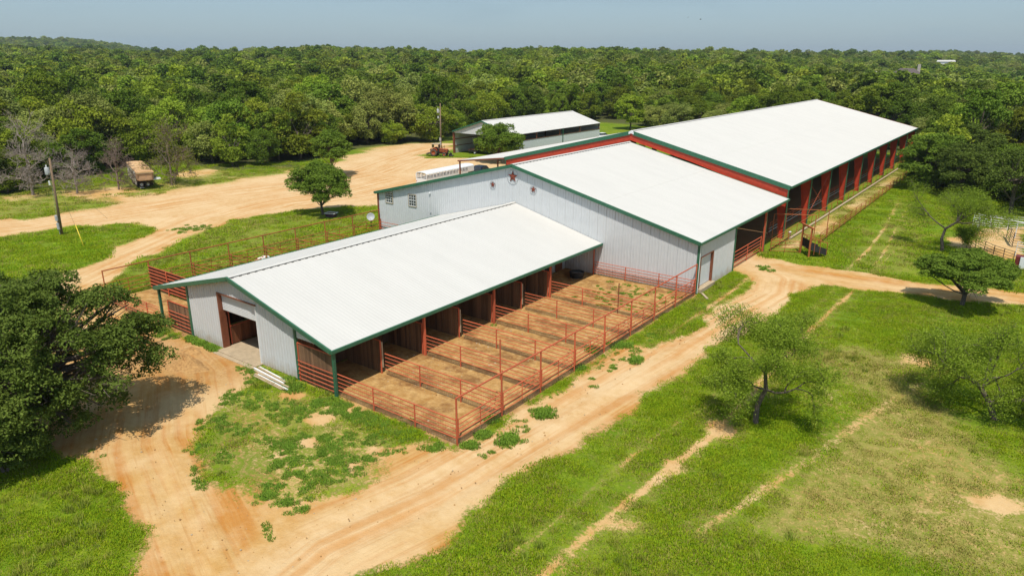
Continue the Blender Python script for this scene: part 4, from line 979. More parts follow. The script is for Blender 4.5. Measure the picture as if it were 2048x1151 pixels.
# old tractor: built facing +x, then turned
t = thing('farm_tractor', 'old orange tractor with white cab roof and front loader by the shed', 'tractor', (-103.0, 111.6, 0), math.radians(24))
for s in (1, -1):
    w = wheel(t, (-1.0, s * .85, .78), .78, .48, 'dustytyre', 'orange', .55, 'y')
    lug = MB()
    for i in range(18):
        a = 2 * math.pi * i / 18; lug.tube((.79 * math.cos(a), -.2, .79 * math.sin(a)), (.79 * math.cos(a + .16), .2, .79 * math.sin(a + .16)), .035, None, 4)
    lug.build('tread_lugs', 'tyre', w)
    wheel(t, (1.25, s * .72, .43), .43, .28, 'dustytyre', 'orange', .55, 'y')
    MB().prism([(-1.75, 1.25), (-1.6, 1.62), (-1.0, 1.78), (-.4, 1.62), (-.2, 1.2), (-.3, 1.2), (-.45, 1.52), (-1.0, 1.68), (-1.55, 1.54), (-1.68, 1.25)], 'y', s * .60, s * 1.12).build('fender', 'orange', t)
    pipe('loader_arm', (-.1, s * .62, 1.5), (1.6, s * .62, 1.25), .07, 'tyre', t); pipe('loader_arm', (1.6, s * .62, 1.25), (2.55, s * .62, .4), .07, 'tyre', t)
    pipe('loader_post', (.1, s * .55, .6), (-.1, s * .62, 1.55), .06, 'tyre', t)
MB().prism([(.1, .75), (1.85, .75), (1.9, 1.2), (1.8, 1.5), (.1, 1.62)], 'y', -.36, .36).build('hood', 'orange', t, bevel=.05)
lbox('engine', (.2, -.3, .5), (1.6, .3, .76), 'tyre', t); lbox('gearbox', (-1.3, -.3, .5), (.2, .3, 1.05), 'tyre', t)
lbox('front_axle', (1.15, -.7, .36), (1.35, .7, .5), 'tyre', t); lbox('grille', (1.86, -.3, .8), (1.93, .3, 1.4), 'dark', t)
pipe('exhaust', (1.1, .2, 1.5), (1.1, .2, 2.2), .035, 'dark', t)
lbox('seat', (-1.0, -.25, 1.2), (-.5, .25, 1.75), 'dark', t, .05)
for x in (-1.45, -.05):
    for y in (-.62, .62): pipe('cab_post', (x, y, 1.2), (x * .95, y * .95, 2.42), .035, 'tan', t)
MB().prism([(-1.65, 2.42), (.15, 2.42), (.1, 2.58), (-.7, 2.64), (-1.6, 2.56)], 'y', -.78, .78).build('cab_roof', 'concrete', t, bevel=.05)
lbox('cab_window', (-.06, -.6, 1.65), (-.04, .6, 2.4), 'glass', t, 0); lbox('cab_window', (-1.46, -.6, 1.75), (-1.44, .6, 2.4), 'glass', t, 0)
MB().prism([(2.35, .12), (2.95, .1), (2.9, .18), (2.45, .22), (2.4, .65), (2.32, .65)], 'y', -.95, .95).build('loader_bucket', 'tyre', t)
for y in (-.7, -.35, 0, .35, .7):
    pipe('implement_tine', (-2.6, y, .55), (-2.75, y, .08), .035, 'tyre', t)
lbox('implement_frame', (-2.7, -.85, .5), (-1.9, .85, .6), 'tyre', t); pipe('hitch', (-1.9, 0, .55), (-1.2, 0, .7), .05, 'tyre', t)
# white livestock trailer (axis along y, rear at y=81.4)
t = thing('livestock_trailer', 'white gooseneck livestock trailer with slatted upper sides behind the dark pickup', 'trailer', (-79.4, 81.6, 0), math.radians(2))
Wt, Lt = 1.12, 10.6
lbox('lower_side', (-Wt, 0, .5), (-Wt + .05, Lt, 1.55), 'white', t); lbox('lower_side', (Wt - .05, 0, .5), (Wt, Lt, 1.55), 'white', t)
lbox('floor', (-Wt, 0, .42), (Wt, Lt, .5), 'galv', t)
prof = [(-Wt - .02, 2.18), (-Wt * .96, 2.34), (-Wt * .75, 2.46), (0, 2.52), (Wt * .75, 2.46), (Wt * .96, 2.34), (Wt + .02, 2.18), (Wt * .9, 2.18), (Wt * .7, 2.38), (0, 2.45), (-Wt * .7, 2.38), (-Wt * .9, 2.18)]
MB().prism(prof, 'y', -.03, Lt + 1.6).build('roof', 'white', t)
for s in (-1, 1):
    x0, x1 = (s * Wt - .03, s * Wt + .03)
    for i in range(14):
        y = i * Lt / 13; lbox('side_post', (x0, y - .06, 1.5), (x1, y + .06, 2.22), 'white', t, 0)
    for z in (1.68, 1.88, 2.06): lbox('side_slat', (x0 + .01, 0, z - .035), (x1 - .01, Lt, z + .035), 'white', t, 0)
    for y in (4.0, 4.95, 5.9): wheel(t, (s * (Wt + .12), y, .38), .38, .22, 'tyre', 'galv')
    lbox('fender', (min(s * Wt, s * (Wt + .26)), 3.5, .80), (max(s * Wt, s * (Wt + .26)), 6.4, .86), 'white', t)
lbox('rear_gate', (-Wt + .03, -.02, .5), (Wt - .03, .03, 1.5), 'white', t)
for z in (1.68, 1.88, 2.06): lbox('rear_slat', (-Wt, -.015, z - .035), (Wt, .025, z + .035), 'white', t, 0)
for x in (-Wt + .04, -.05, Wt - .04): lbox('rear_post', (x - .05, -.03, .5), (x + .05, .04, 2.3), 'white', t, 0)
lbox('nose', (-Wt, Lt, 1.25), (Wt, Lt + 1.7, 2.22), 'white', t, .1)
for x in (-Wt + .1, Wt - .1): lbox('tail_lamp', (x - .05, -.05, .95), (x + .05, -.02, 1.1), 'tail', t, 0)
pipe('gooseneck', (0, Lt + 1.4, 1.3), (0, Lt + 1.5, .75), .08, 'tyre', t)
# dark blue pickup hitched to it
t = thing('pickup_truck', 'dark blue pickup truck under the lean-to edge hitched to the white trailer', 'pickup truck', (-79.3, 93.6, 0), math.radians(2))
hw = .98
body = [(0, .55), (0, 1.12), (1.95, 1.15), (1.98, 1.15), (4.3, 1.12), (5.5, 1.05), (5.75, .85), (5.75, .5), (5.3, .42), (.3, .42)]
MB().prism([(y, z) for y, z in body], 'x', -hw, hw).build('body', 'blue', t, bevel=.06)
cabp = [(1.95, 1.13), (2.1, 1.78), (2.4, 1.86), (3.6, 1.84), (4.4, 1.16)]
MB().prism(cabp, 'x', -hw + .12, hw - .12).build('cab', 'blue', t, bevel=.06)
MB().prism([(2.0, 1.2), (2.1, 1.72), (2.14, 1.72), (2.06, 1.2)], 'x', -.7, .7).build('rear_window', 'glass', t).location.y = -.05
for s in (-1, 1):
    MB().prism([(2.25, 1.22), (2.32, 1.72), (3.5, 1.72), (4.1, 1.22)], 'x', s * (hw - .13), s * (hw - .105)).build('side_window', 'glass', t)
    for y in (1.15, 4.75): wheel(t, (s * (hw - .12), y, .42), .42, .28, 'tyre', 'galv')
    lbox('tail_lamp', (min(s * .82, s * .97), -.03, .75), (max(s * .82, s * .97), .03, 1.05), 'tail', t)
    lbox('mirror', (min(s * hw, s * (hw + .22)), 3.6, 1.2), (max(s * hw, s * (hw + .22)), 3.68, 1.45), 'dark', t)
lbox('bed', (-.8, .1, 1.14), (.8, 1.88, 1.17), 'dark', t); lbox('bumper', (-hw, -.12, .5), (hw, 0, .68), 'galv', t)
lbox('windscreen', (-.75, 4.0, 1.2), (.75, 4.02, 1.5), 'glass', t, 0)
# old horse trailer by the wood, nose towards +x
ang = math.atan2(-5.5, 15.2)
t = thing('old_horse_trailer', 'old faded horse trailer with rusty tan roof parked between bare trees', 'trailer', (-114.7, 55.0, 0), ang)
hw, Lb = 1.22, 11.5
for s in (-1, 1): lbox('side_wall', (-Lb, min(s * hw, s * (hw - .06)), .45), (0, max(s * hw, s * (hw - .06)), 2.78), 'oldside', t)
lbox('floor', (-Lb, -hw, .38), (0, hw, .46), 'tyre', t); lbox('rear_wall', (-Lb, -hw + .07, .46), (-Lb + .06, hw - .07, 2.78), 'oldside', t)
n_ = 5
for i in range(n_):
    a_ = -Lb + i * (Lb + 2.5) / n_; b_ = a_ + (Lb + 2.5) / n_ - .015
    MB().prism([(-hw - .05, 2.74), (-hw, 2.86), (-hw * .6, 2.93), (0, 2.95), (hw * .6, 2.93), (hw, 2.86), (hw + .05, 2.74)], 'x', a_, b_).build('roof_sheet', 'oldtan', t)
MB().prism([(-hw, 0), (-hw, 1.6), (-hw * .75, 2.3), (hw * .75, 2.3), (hw, 1.6), (hw, 0)], 'z', 1.35, 1.45).build('nose_floor', 'white', t)
o = MB(); P = [(0, -hw), (1.6, -hw), (2.3, -hw * .75), (2.3, hw * .75), (1.6, hw), (0, hw)]
o.prism([(p[0], p[1]) for p in P], 'z', 1.46, 2.76); o.build('nose', 'oldnose', t, bevel=.12)
lbox('nose_band', (1.1, -hw - .02, 2.62), (2.34, hw + .02, 2.8), 'white', t, .06)
lbox('front_wall', (-.08, -hw + .07, .46), (0, hw - .07, 1.4), 'dark', t)
dd = lbox('side_door', (-1.4, -hw - .04, .6), (-.1, -hw - .002, 2.6), 'white', t, .03)
lbox('door_window', (-1.0, -hw - .055, 1.75), (-.5, -hw - .041, 2.3), 'dark', dd, .0)
for i, x in enumerate((-4.2, -6.0, -8.0)): lbox('side_window', (x, -hw - .02, 1.75), (x + 1.1, -hw - .003, 2.3), 'dark', t, 0)
lbox('roof_vent', (-2.2, -.4, 2.95), (-1.4, .4, 3.02), 'oldtan', t)
for s in (-1, 1):
    for x in (-5.0, -6.0): wheel(t, (x, s * (hw - .08), .37), .37, .24, 'tyre', 'tan', .55, 'y')
for y in (-.55, .35): wheel(t, (.25, y, .62), .36, .22, 'dustytyre', 'white', .6, 'x')
pipe('gooseneck', (1.5, 0, 1.36), (1.5, 0, .25), .09, 'tyre', t); lbox('jack_foot', (1.3, -.18, .0), (1.7, .18, .06), 'galv', t)
lbox('step', (.2, -.9, .18), (1.2, -.3, .26), 'galv', t)
# junk mower trailer in the shed mouth
t = thing('utility_trailer', 'low dark utility trailer with machinery standing in the shed mouth', 'trailer', (-99.2, 119.5, 0), math.radians(25))
lbox('deck', (-1.8, -.9, .5), (1.8, .9, .62), 'dark', t); lbox('front_rail', (1.7, -.9, .6), (1.8, .9, 1.0), 'brown', t)
for s in (-1, 1):
    wheel(t, (-.3, s * .98, .34), .34, .2, 'tyre', 'galv', .55, 'y'); pipe('side_rail', (-1.8, s * .88, .95), (1.8, s * .88, .95), .03, 'brown', t)
    for x in (-1.7, 0, 1.7): pipe('stake', (x, s * .88, .6), (x, s * .88, .95), .03, 'brown', t)
lbox('engine_block', (-.9, -.4, .62), (-.1, .4, 1.15), 'brown', t, .06); lbox('fuel_tank', (.3, -.45, .62), (1.1, .45, 1.1), 'tyre', t, .12)
pipe('drawbar', (1.8, 0, .5), (3.0, 0, .45), .05, 'dark', t)
t = thing('parked_white_car', 'white car half hidden behind the far corner of the shed', 'car', (-92.2, 161.5, 0), math.radians(70))
MB().prism([(-2.1, .35), (-2.15, .8), (-1.5, .95), (1.2, .95), (2.1, .75), (2.15, .35)], 'y', -.88, .88).build('body', 'white', t, bevel=.08)
MB().prism([(-1.6, .94), (-1.1, 1.42), (.3, 1.45), (1.1, .94)], 'y', -.75, .75).build('cabin', 'glass', t, bevel=.06)
lbox('roof', (-1.05, -.7, 1.44), (.3, .7, 1.49), 'white', t, .03)
for x in (-1.35, 1.35):
    for s in (-1, 1): wheel(t, (x, s * .82, .32), .32, .2, 'tyre', 'galv', .6, 'y')

# ================================================================ poles, wires
def utility_pole(loc, h, label, lean=(0, 0), trans=None, boxes=False):
    t = thing('utility_pole', label, 'utility pole', loc, group='utility poles')
    tx, ty = lean
    MB().tube((0, 0, -.3), (tx, ty, h), .16, .10, 10).build('pole', 'pole', t, True)
    if trans:
        zz, ox, oy = trans; k = zz / h
        can = MB().lathe([(0, 0), (.22, 0), (.24, .05), (.24, .75), (.2, .82), (0, .84)], 14).build('transformer', 'plastic', t, True, loc=(tx * k + ox, ty * k + oy, zz - .4))
        for i in range(2): pipe('bushing', (-.08 + .16 * i, 0, .8), (-.1 + .2 * i, 0, 1.1), .035, 'white', can)
        bar('bracket', (tx * k + ox * .5 - .08, ty * k + oy * .5 - .08, zz - .2), (tx * k + ox * .5 + .08, ty * k + oy * .5 + .08, zz + .1), 'galv', t)
        lbox('cutout', (tx * k + ox - .12, ty * k + oy - .06, zz - 1.6), (tx * k + ox + .12, ty * k + oy + .06, zz - 1.1), 'white', t)
    if boxes:
        lbox('meter_box', (-.2, -.34, 1.75), (.22, -.14, 2.4), 'plastic', t); lbox('breaker_box', (-.1, -.34, .75), (.22, -.15, 1.5), 'plastic', t)
        pipe('conduit', (.05, -.2, .1), (.05, -.2, 1.75), .04, 'galv', t); pipe('conduit', (-.08, -.15, 2.4), (tx * .9 - .08, ty * .9 - .15, h * .9), .02, 'galv', t)
        lbox('backboard', (-.26, -.145, .7), (.27, -.13, 2.5), 'pole', t, 0)
    return t
utility_pole((-91.25, 33.15, 0), 9.1, 'leaning wooden pole with grey transformer and meter boxes left of the yellow marker', (1.2, -.15), (7.6, -.55, -.25), True)
utility_pole((-111.4, 121.3, 0), 10.0, 'wooden pole with white transformer behind the orange tractor', (.1, 0), (8.3, -.55, -.2), True)
utility_pole((-131, 215, 0), 9.4, 'bare brown pole beyond the equipment shed roof', (0, 0))
def wire(name, pts, label):
    o = MB().path(pts, .012, 4).build(name, 'dark', None); tag(o, label, 'wire'); return o
def sag(a, b, s, n=14):
    a = Vector(a); b = Vector(b)
    return [a.lerp(b, i / n) + Vector((0, 0, -4 * s * (i / n) * (1 - i / n))) for i in range(n + 1)]
wire('power_line', sag((-90.2, 33.0, 7.7), (-150, 0, 9.2), 1.0), 'thin power line from the leaning pole out of the left edge')
wire('power_line', sag((-90.1, 33.0, 8.9), (-111.3, 121.3, 9.7), 1.6), 'thin power line from the leaning pole to the pole behind the tractor')
wire('guy_wire', sag((-90.3, 33.0, 8.0), (-96.0, 40.5, 0.05), 0.0, 2), 'thin guy wire anchored in the grass behind the leaning pole')
t = thing('guy_marker', 'leaning yellow guard tube standing in the grass', 'guy guard', (-83.6, 32.3, 0))
MB().tube((0, 0, 0), (-1.35, .1, 2.2), .05, .05, 8).build('guard_tube', 'yellow', t, True); MB().tube((-1.35, .1, 2.2), (-1.40, .1, 2.28), .05, .02, 8).build('tip', 'yellow', t)
wire('guy_wire', [(-83.6, 32.3, 0), (-90.3, 33.0, 8.2)], 'thin guy wire rising from the yellow guard tube')

# ================================================================ small things
t = thing('stock_trough', 'round dark water trough in the shade of the last covered stall', 'trough', (-33.9, 55.4, 0))
MB().lathe([(0, .02), (.62, .02), (.66, .1), (.70, .48), (.73, .52), (.68, .54), (.64, .5), (.62, .42), (0, .42)], 26).build('tub', 'tyre', t, True)
MB().lathe([(0, .43), (.63, .43)], 26).build('water', 'glass', t)
t = thing('satellite_dish', 'grey satellite dish on a post beside the fence end', 'satellite dish', (-65.0, 57.7, 0), math.radians(46))
pipe('mast', (0, 0, 0), (0, 0, 1.25), .035, 'dark', t); pipe('stay', (.35, 0, 0), (0, 0, .9), .02, 'dark', t)
prof = [(0.0, 0.0)] + [(r, .9 * r * r * .45) for r in (.12, .24, .36, .46)] + [(.48, .12), (.44, .075), (.0, -.02)]
dsh = MB().lathe(prof, 24, 'y').build('dish', 'plastic', t, True, loc=(0, -.05, 1.35)); dsh.rotation_euler = (math.radians(155), 0, 0)
pipe('feed_arm', (0, -.05, 1.1), (0, -.65, 1.3), .018, 'galv', t); lbox('feed_horn', (-.05, -.72, 1.26), (.05, -.62, 1.36), 'white', t)
t = thing('planter', 'dark planter box with white rim on the grass under the small oak', 'planter', (-73.6, 58.6, 0), math.radians(20))
MB().add([(-.5, -.35, .0), (.5, -.35, .0), (.5, .35, .0), (-.5, .35, .0), (-.7, -.5, .55), (.7, -.5, .55), (.7, .5, .55), (-.7, .5, .55)], [(3, 2, 1, 0), (0, 1, 5, 4), (1, 2, 6, 5), (2, 3, 7, 6), (3, 0, 4, 7)]).build('tub', 'planter', t)
for a, b in (((-.75, -.55), (.75, -.47)), ((-.75, .47), (.75, .55)), ((-.75, -.47), (-.67, .47)), ((.67, -.47), (.75, .47))): lbox('rim', (*a, .55), (*b, .63), 'white', t, .01)
lbox('soil', (-.66, -.46, .5), (.66, .46, .545), 'manure', t, 0)
t = thing('hay_bale', 'round golden hay bale glimpsed under the arena peak', 'hay bale', (-76.4, 152.3, .9), math.radians(30))
MB().lathe([(0, -.75), (.8, -.75), (.9, -.68), (.92, 0), (.9, .68), (.8, .75), (0, .75)], 24, 'x').build('bale', 'hay', t, True)
tw = MB()
for x in (-.5, -.2, .1, .4):
    for i in range(24):
        a0, a1 = 2 * math.pi * i / 24, 2 * math.pi * (i + 1) / 24
        tw.tube((x, .925 * math.cos(a0), .925 * math.sin(a0)), (x, .925 * math.cos(a1), .925 * math.sin(a1)), .01, None, 3, False)
tw.build('twine', 'tan', t)
# stacked old pipes and boards beside the corner of the stall barn
rr = random.Random(3)
for i in range(9):
    y0 = 24.85 - i * .13 ; x0 = -40.0 + (0 if i < 5 else .9) + rr.uniform(-.15, .15)
    o = MB().box((0, -.055, 0), (rr.uniform(3.2, 3.6), .055, .05)).build('salvaged_board', 'concrete' if i % 3 else 'white', None, loc=(x0, y0, .03 + (0.055 if i % 2 else 0)))
    o.rotation_euler = (0, 0, math.radians(-4 + rr.uniform(-2, 2)))
    tag(o, 'pale board, %s out from the wall in the low pile at the barn corner' % ['first', 'second', 'third', 'fourth', 'fifth', 'sixth', 'seventh', 'eighth', 'ninth'][i], 'board', 'salvaged boards beside the barn corner')
t = tag(MB().box((0, -.1, 0), (1.5, .1, .09)).build('timber_plank', 'concrete', None, loc=(-22.3, 57.7, .03)), 'short pale timber lying on the grass below the side roll-up door', 'timber'); t.rotation_euler = (0, 0, math.radians(-50))
t = thing('white_bucket', 'small white bucket by the first red arena column', 'bucket', (-22.7, 84.6, 0))
MB().lathe([(0, .02), (.16, .02), (.2, .42), (.21, .44), (.18, .43), (.14, .06), (0, .06)], 16).build('pail', 'white', t, True)
# dirt mound in front of the door
def mound(c, rx, ry, h, label, seed):
    n, m_ = 48, 14; vs = [(0, 0, h)]; r = random.Random(seed); ph = [r.uniform(0, 6.28) for _ in range(6)]
    for j in range(1, m_ + 1):
        for i in range(n):
            a = 2 * math.pi * i / n; q = j / m_; w = 1 + .12 * math.sin(3 * a + ph[0]) + .08 * math.sin(7 * a + ph[1])
            z = h * (math.cos(min(1, q) * math.pi) * .5 + .5) * (1 + .25 * math.sin(5 * a + 6 * q + ph[2])) + r.uniform(-.035, .035) * (1 - q) - (.05 if j == m_ else 0)
            vs.append((rx * q * w * math.cos(a), ry * q * w * math.sin(a), z))
    fs = [(0, 1 + i, 1 + (i + 1) % n) for i in range(n)] + [(1 + (j - 1) * n + i, 1 + j * n + i, 1 + j * n + (i + 1) % n, 1 + (j - 1) * n + (i + 1) % n) for j in range(1, m_) for i in range(n)]
    o = MB().add(vs, fs).build('soil_heap', 'manure', None, True, loc=c); tag(o, label, 'mound'); return o
mound((-44.9, 22.1, -.02), 2.6, 1.2, .62, 'low brown mound of loose dirt in front of the open roll-up door', 1)
mound((-46.9, 21.3, -.02), 1.9, 1.1, .55, 'low brown mound of loose dirt nearer the big oak', 2)
mound((-46.4, 23.6, -.02), 1.2, .7, .25, 'small sandy heap at the foot of the stall barn wall', 3)
# paint horse grazing behind the low roof
def horse():
    t = thing('paint_horse', 'brown and white paint horse grazing just behind the low barn roof', 'horse', (-59.5, 38.6, 0), math.radians(-90))
    J = {'rump': (-.72, 0, 1.18, .24), 'hip': (-.5, 0, 1.22, .30), 'loin': (-.15, 0, 1.16, .30), 'chest': (.35, 0, 1.12, .32), 'wither': (.55, 0, 1.20, .27),
         'neck1': (.85, 0, 1.08, .18), 'neck2': (1.12, 0, .84, .135), 'poll': (1.32, 0, .60, .11), 'brow': (1.40, 0, .45, .10), 'muz': (1.45, 0, .16, .065)}
    V = []; Rr = []; Ed = []; idx = {}
    for k, (x, y, z, r) in J.items(): idx[k] = len(V); V.append((x, y, z)); Rr.append(r)
    ch = ['rump', 'hip', 'loin', 'chest', 'wither', 'neck1', 'neck2', 'poll', 'brow', 'muz']
    Ed += [(idx[a], idx[b]) for a, b in zip(ch[:-1], ch[1:])]
    for s in (1, -1):
        for base, pts in (('hip', [(-.55, .17 * s, .95, .17), (-.5, .18 * s, .72, .11), (-.72, .18 * s, .48, .065), (-.68, .18 * s, .2, .05), (-.66, .18 * s, .03, .06)]),
                          ('chest', [(.45, .18 * s, .85, .12), (.46, .18 * s, .5, .065), (.46, .18 * s, .2, .045), (.48, .18 * s, .03, .06)])):
            last = idx[base]
            for p in pts: V.append(p[:3]); Rr.append(p[3]); Ed.append((last, len(V) - 1)); last = len(V) - 1
        V.append((1.27, .06 * s, .72)); Rr.append(.03); Ed.append((idx['poll'], len(V) - 1))
    me = bpy.data.meshes.new('body'); me.from_pydata(V, Ed, []); o = link('body', me, None, t)
    md = o.modifiers.new('skin', 'SKIN'); sv = me.skin_vertices[0].data
    for i, r in enumerate(Rr): sv[i].radius = (r, r)
    sv[idx['loin']].use_root = True
    ss = o.modifiers.new('sub', 'SUBSURF'); ss.levels = ss.render_levels = 2; md.use_smooth_shade = True
    m, tr, b = nodes_of('paint coat'); b.inputs['Roughness'].default_value = .6
    tc = tr.nodes.new('ShaderNodeTexCoord'); n = tr.nodes.new('ShaderNodeTexNoise'); n.inputs['Scale'].default_value = 2.1; n.inputs['Detail'].default_value = 1
    r = tr.nodes.new('ShaderNodeValToRGB'); r.color_ramp.elements[0].position = .49; r.color_ramp.elements[0].color = (.74, .70, .64, 1); r.color_ramp.elements[1].position = .52; r.color_ramp.elements[1].color = (.34, .13, .04, 1)
    tr.links.new(tc.outputs['Object'], n.inputs['Vector']); tr.links.new(n.outputs['Fac'], r.inputs['Fac']); tr.links.new(r.outputs['Color'], b.inputs['Base Color'])
    me.materials.append(m)
    mane = MB(); 
    for i in range(9):
        q = i / 8; p = Vector((.62, 0, 1.42)).lerp(Vector((1.36, 0, .72)), q); mane.tube(p, p + Vector((.03, .1, -.2)), .05, .02, 5)
    mane.build('mane', 'tyre', t)
    MB().tube((-.92, 0, 1.2), (-1.05, 0, .95), .05, .06, 6).tube((-1.05, 0, .95), (-1.02, 0, .45), .06, .02, 6).build('tail', 'tyre', t)
horse()
# birds far up in the sky
def bird(loc, rz, sc, label):
    t = thing('soaring_bird', label, 'bird', loc, rz, 'birds circling far off')
    MB().tube((-.35, 0, 0), (.1, 0, .02), .06, .10, 6).tube((.1, 0, .02), (.4, 0, 0), .10, .03, 6).build('body', 'bird', t)
    for s in (-1, 1):
        MB().add([(.2, 0, .03), (-.15, 0, .03), (.15, s * .5, .2), (-.2, s * .5, .2), (-.1, s * .9, .16), (-.25, s * .88, .16), (.2, 0, .06), (-.15, 0, .05), (.15, s * .5, .23), (-.2, s * .5, .22), (-.1, s * .9, .175), (-.25, s * .88, .175)],
                 [(0, 2, 3, 1), (2, 4, 5, 3), (6, 7, 9, 8), (8, 9, 11, 10), (0, 6, 8, 2), (1, 3, 9, 7), (2, 8, 10, 4), (3, 5, 11, 9), (4, 10, 11, 5)]).build('wing', 'bird', t)
    MB().add([(-.35, -.03, 0), (-.6, -.12, 0), (-.6, .12, 0), (-.35, .03, 0), (-.35, 0, .03)], [(0, 1, 2, 3), (0, 4, 1), (1, 4, 2), (2, 4, 3)]).build('tail', 'bird', t)
    t.scale = (sc, sc, sc)
bird((-101.2, 239.2, 31.7), .4, .8, 'dark bird high in the sky, rightmost of the three specks')
bird((-133.2, 301.5, 35.7), 1.2, .6, 'dark bird high in the sky, middle one of the three specks')
bird((-133.7, 268.3, 31.0), 2.0, .6, 'dark bird in the sky, leftmost and lowest of the three specks')
# ================================================================ trees
def fast_mesh(name, verts, quads, tint=None, m=None, smooth=False, k=4):
    me = bpy.data.meshes.new(name); verts = np.asarray(verts, np.float32); quads = np.asarray(quads, np.int32)
    me.vertices.add(len(verts)); me.vertices.foreach_set('co', verts.ravel())
    me.loops.add(quads.size); me.loops.foreach_set('vertex_index', quads.ravel())
    me.polygons.add(len(quads)); me.polygons.foreach_set('loop_start', np.arange(0, quads.size, k, dtype=np.int32)); me.polygons.foreach_set('loop_total', np.full(len(quads), k, np.int32))
    if tint is not None:
        a = me.attributes.new('tint', 'FLOAT', 'FACE'); a.data.foreach_set('value', np.asarray(tint, np.float32))
    me.update()
    if m: me.materials.append(M[m] if isinstance(m, str) else m)
    return me
def leaves(r, pos, nrm, size, aspect=0.6, jitter=0.9):
    """one folded diamond leaf spray per position, roughly facing nrm"""
    n = len(pos); d = nrm + r.normal(size=(n, 3)) * jitter; d /= np.linalg.norm(d, axis=1)[:, None] + 1e-9
    a = np.cross(d, r.normal(size=(n, 3))); a /= np.linalg.norm(a, axis=1)[:, None] + 1e-9; b = np.cross(d, a)
    s = size * r.uniform(.6, 1.35, n)[:, None]
    v = np.stack([pos - a * s, pos + b * s * aspect + d * s * .18, pos + a * s, pos - b * s * aspect + d * s * .18], 1).reshape(-1, 3)
    return v, np.arange(4 * n).reshape(n, 4)
def tubes(segs, n=6):
    V = []; F = []
    for (p, q, r0, r1) in segs:
        k = n if r0 > .05 else (4 if r0 > .02 else 3)
        p = np.array(p); q = np.array(q); d = q - p; L_ = np.linalg.norm(d)
        if L_ < 1e-5: continue
        d /= L_; a = np.cross(d, (0.3, 0.5, 0.8)); a /= np.linalg.norm(a); b = np.cross(d, a); base = len(V)
        for c, rr in ((p, r0), (q + d * r1 * .4, r1)):
            for i in range(k):
                t = 2 * math.pi * i / k; V.append(c + a * rr * math.cos(t) + b * rr * math.sin(t))
        F += [(base + i, base + (i + 1) % k, base + k + (i + 1) % k, base + k + i) for i in range(k)]
    return np.array(V), np.array(F)
def curved(p, q, r0, r1, r, bend=.15, n=4):
    p = np.array(p, float); q = np.array(q, float); L_ = np.linalg.norm(q - p); mid = (p + q) / 2 + r.normal(size=3) * bend * L_
    pts = [(1 - t) ** 2 * p + 2 * t * (1 - t) * mid + t * t * q for t in np.linspace(0, 1, n + 1)]; rs = np.linspace(r0, r1, n + 1)
    return [(pts[i], pts[i + 1], rs[i], rs[i + 1]) for i in range(n)], pts
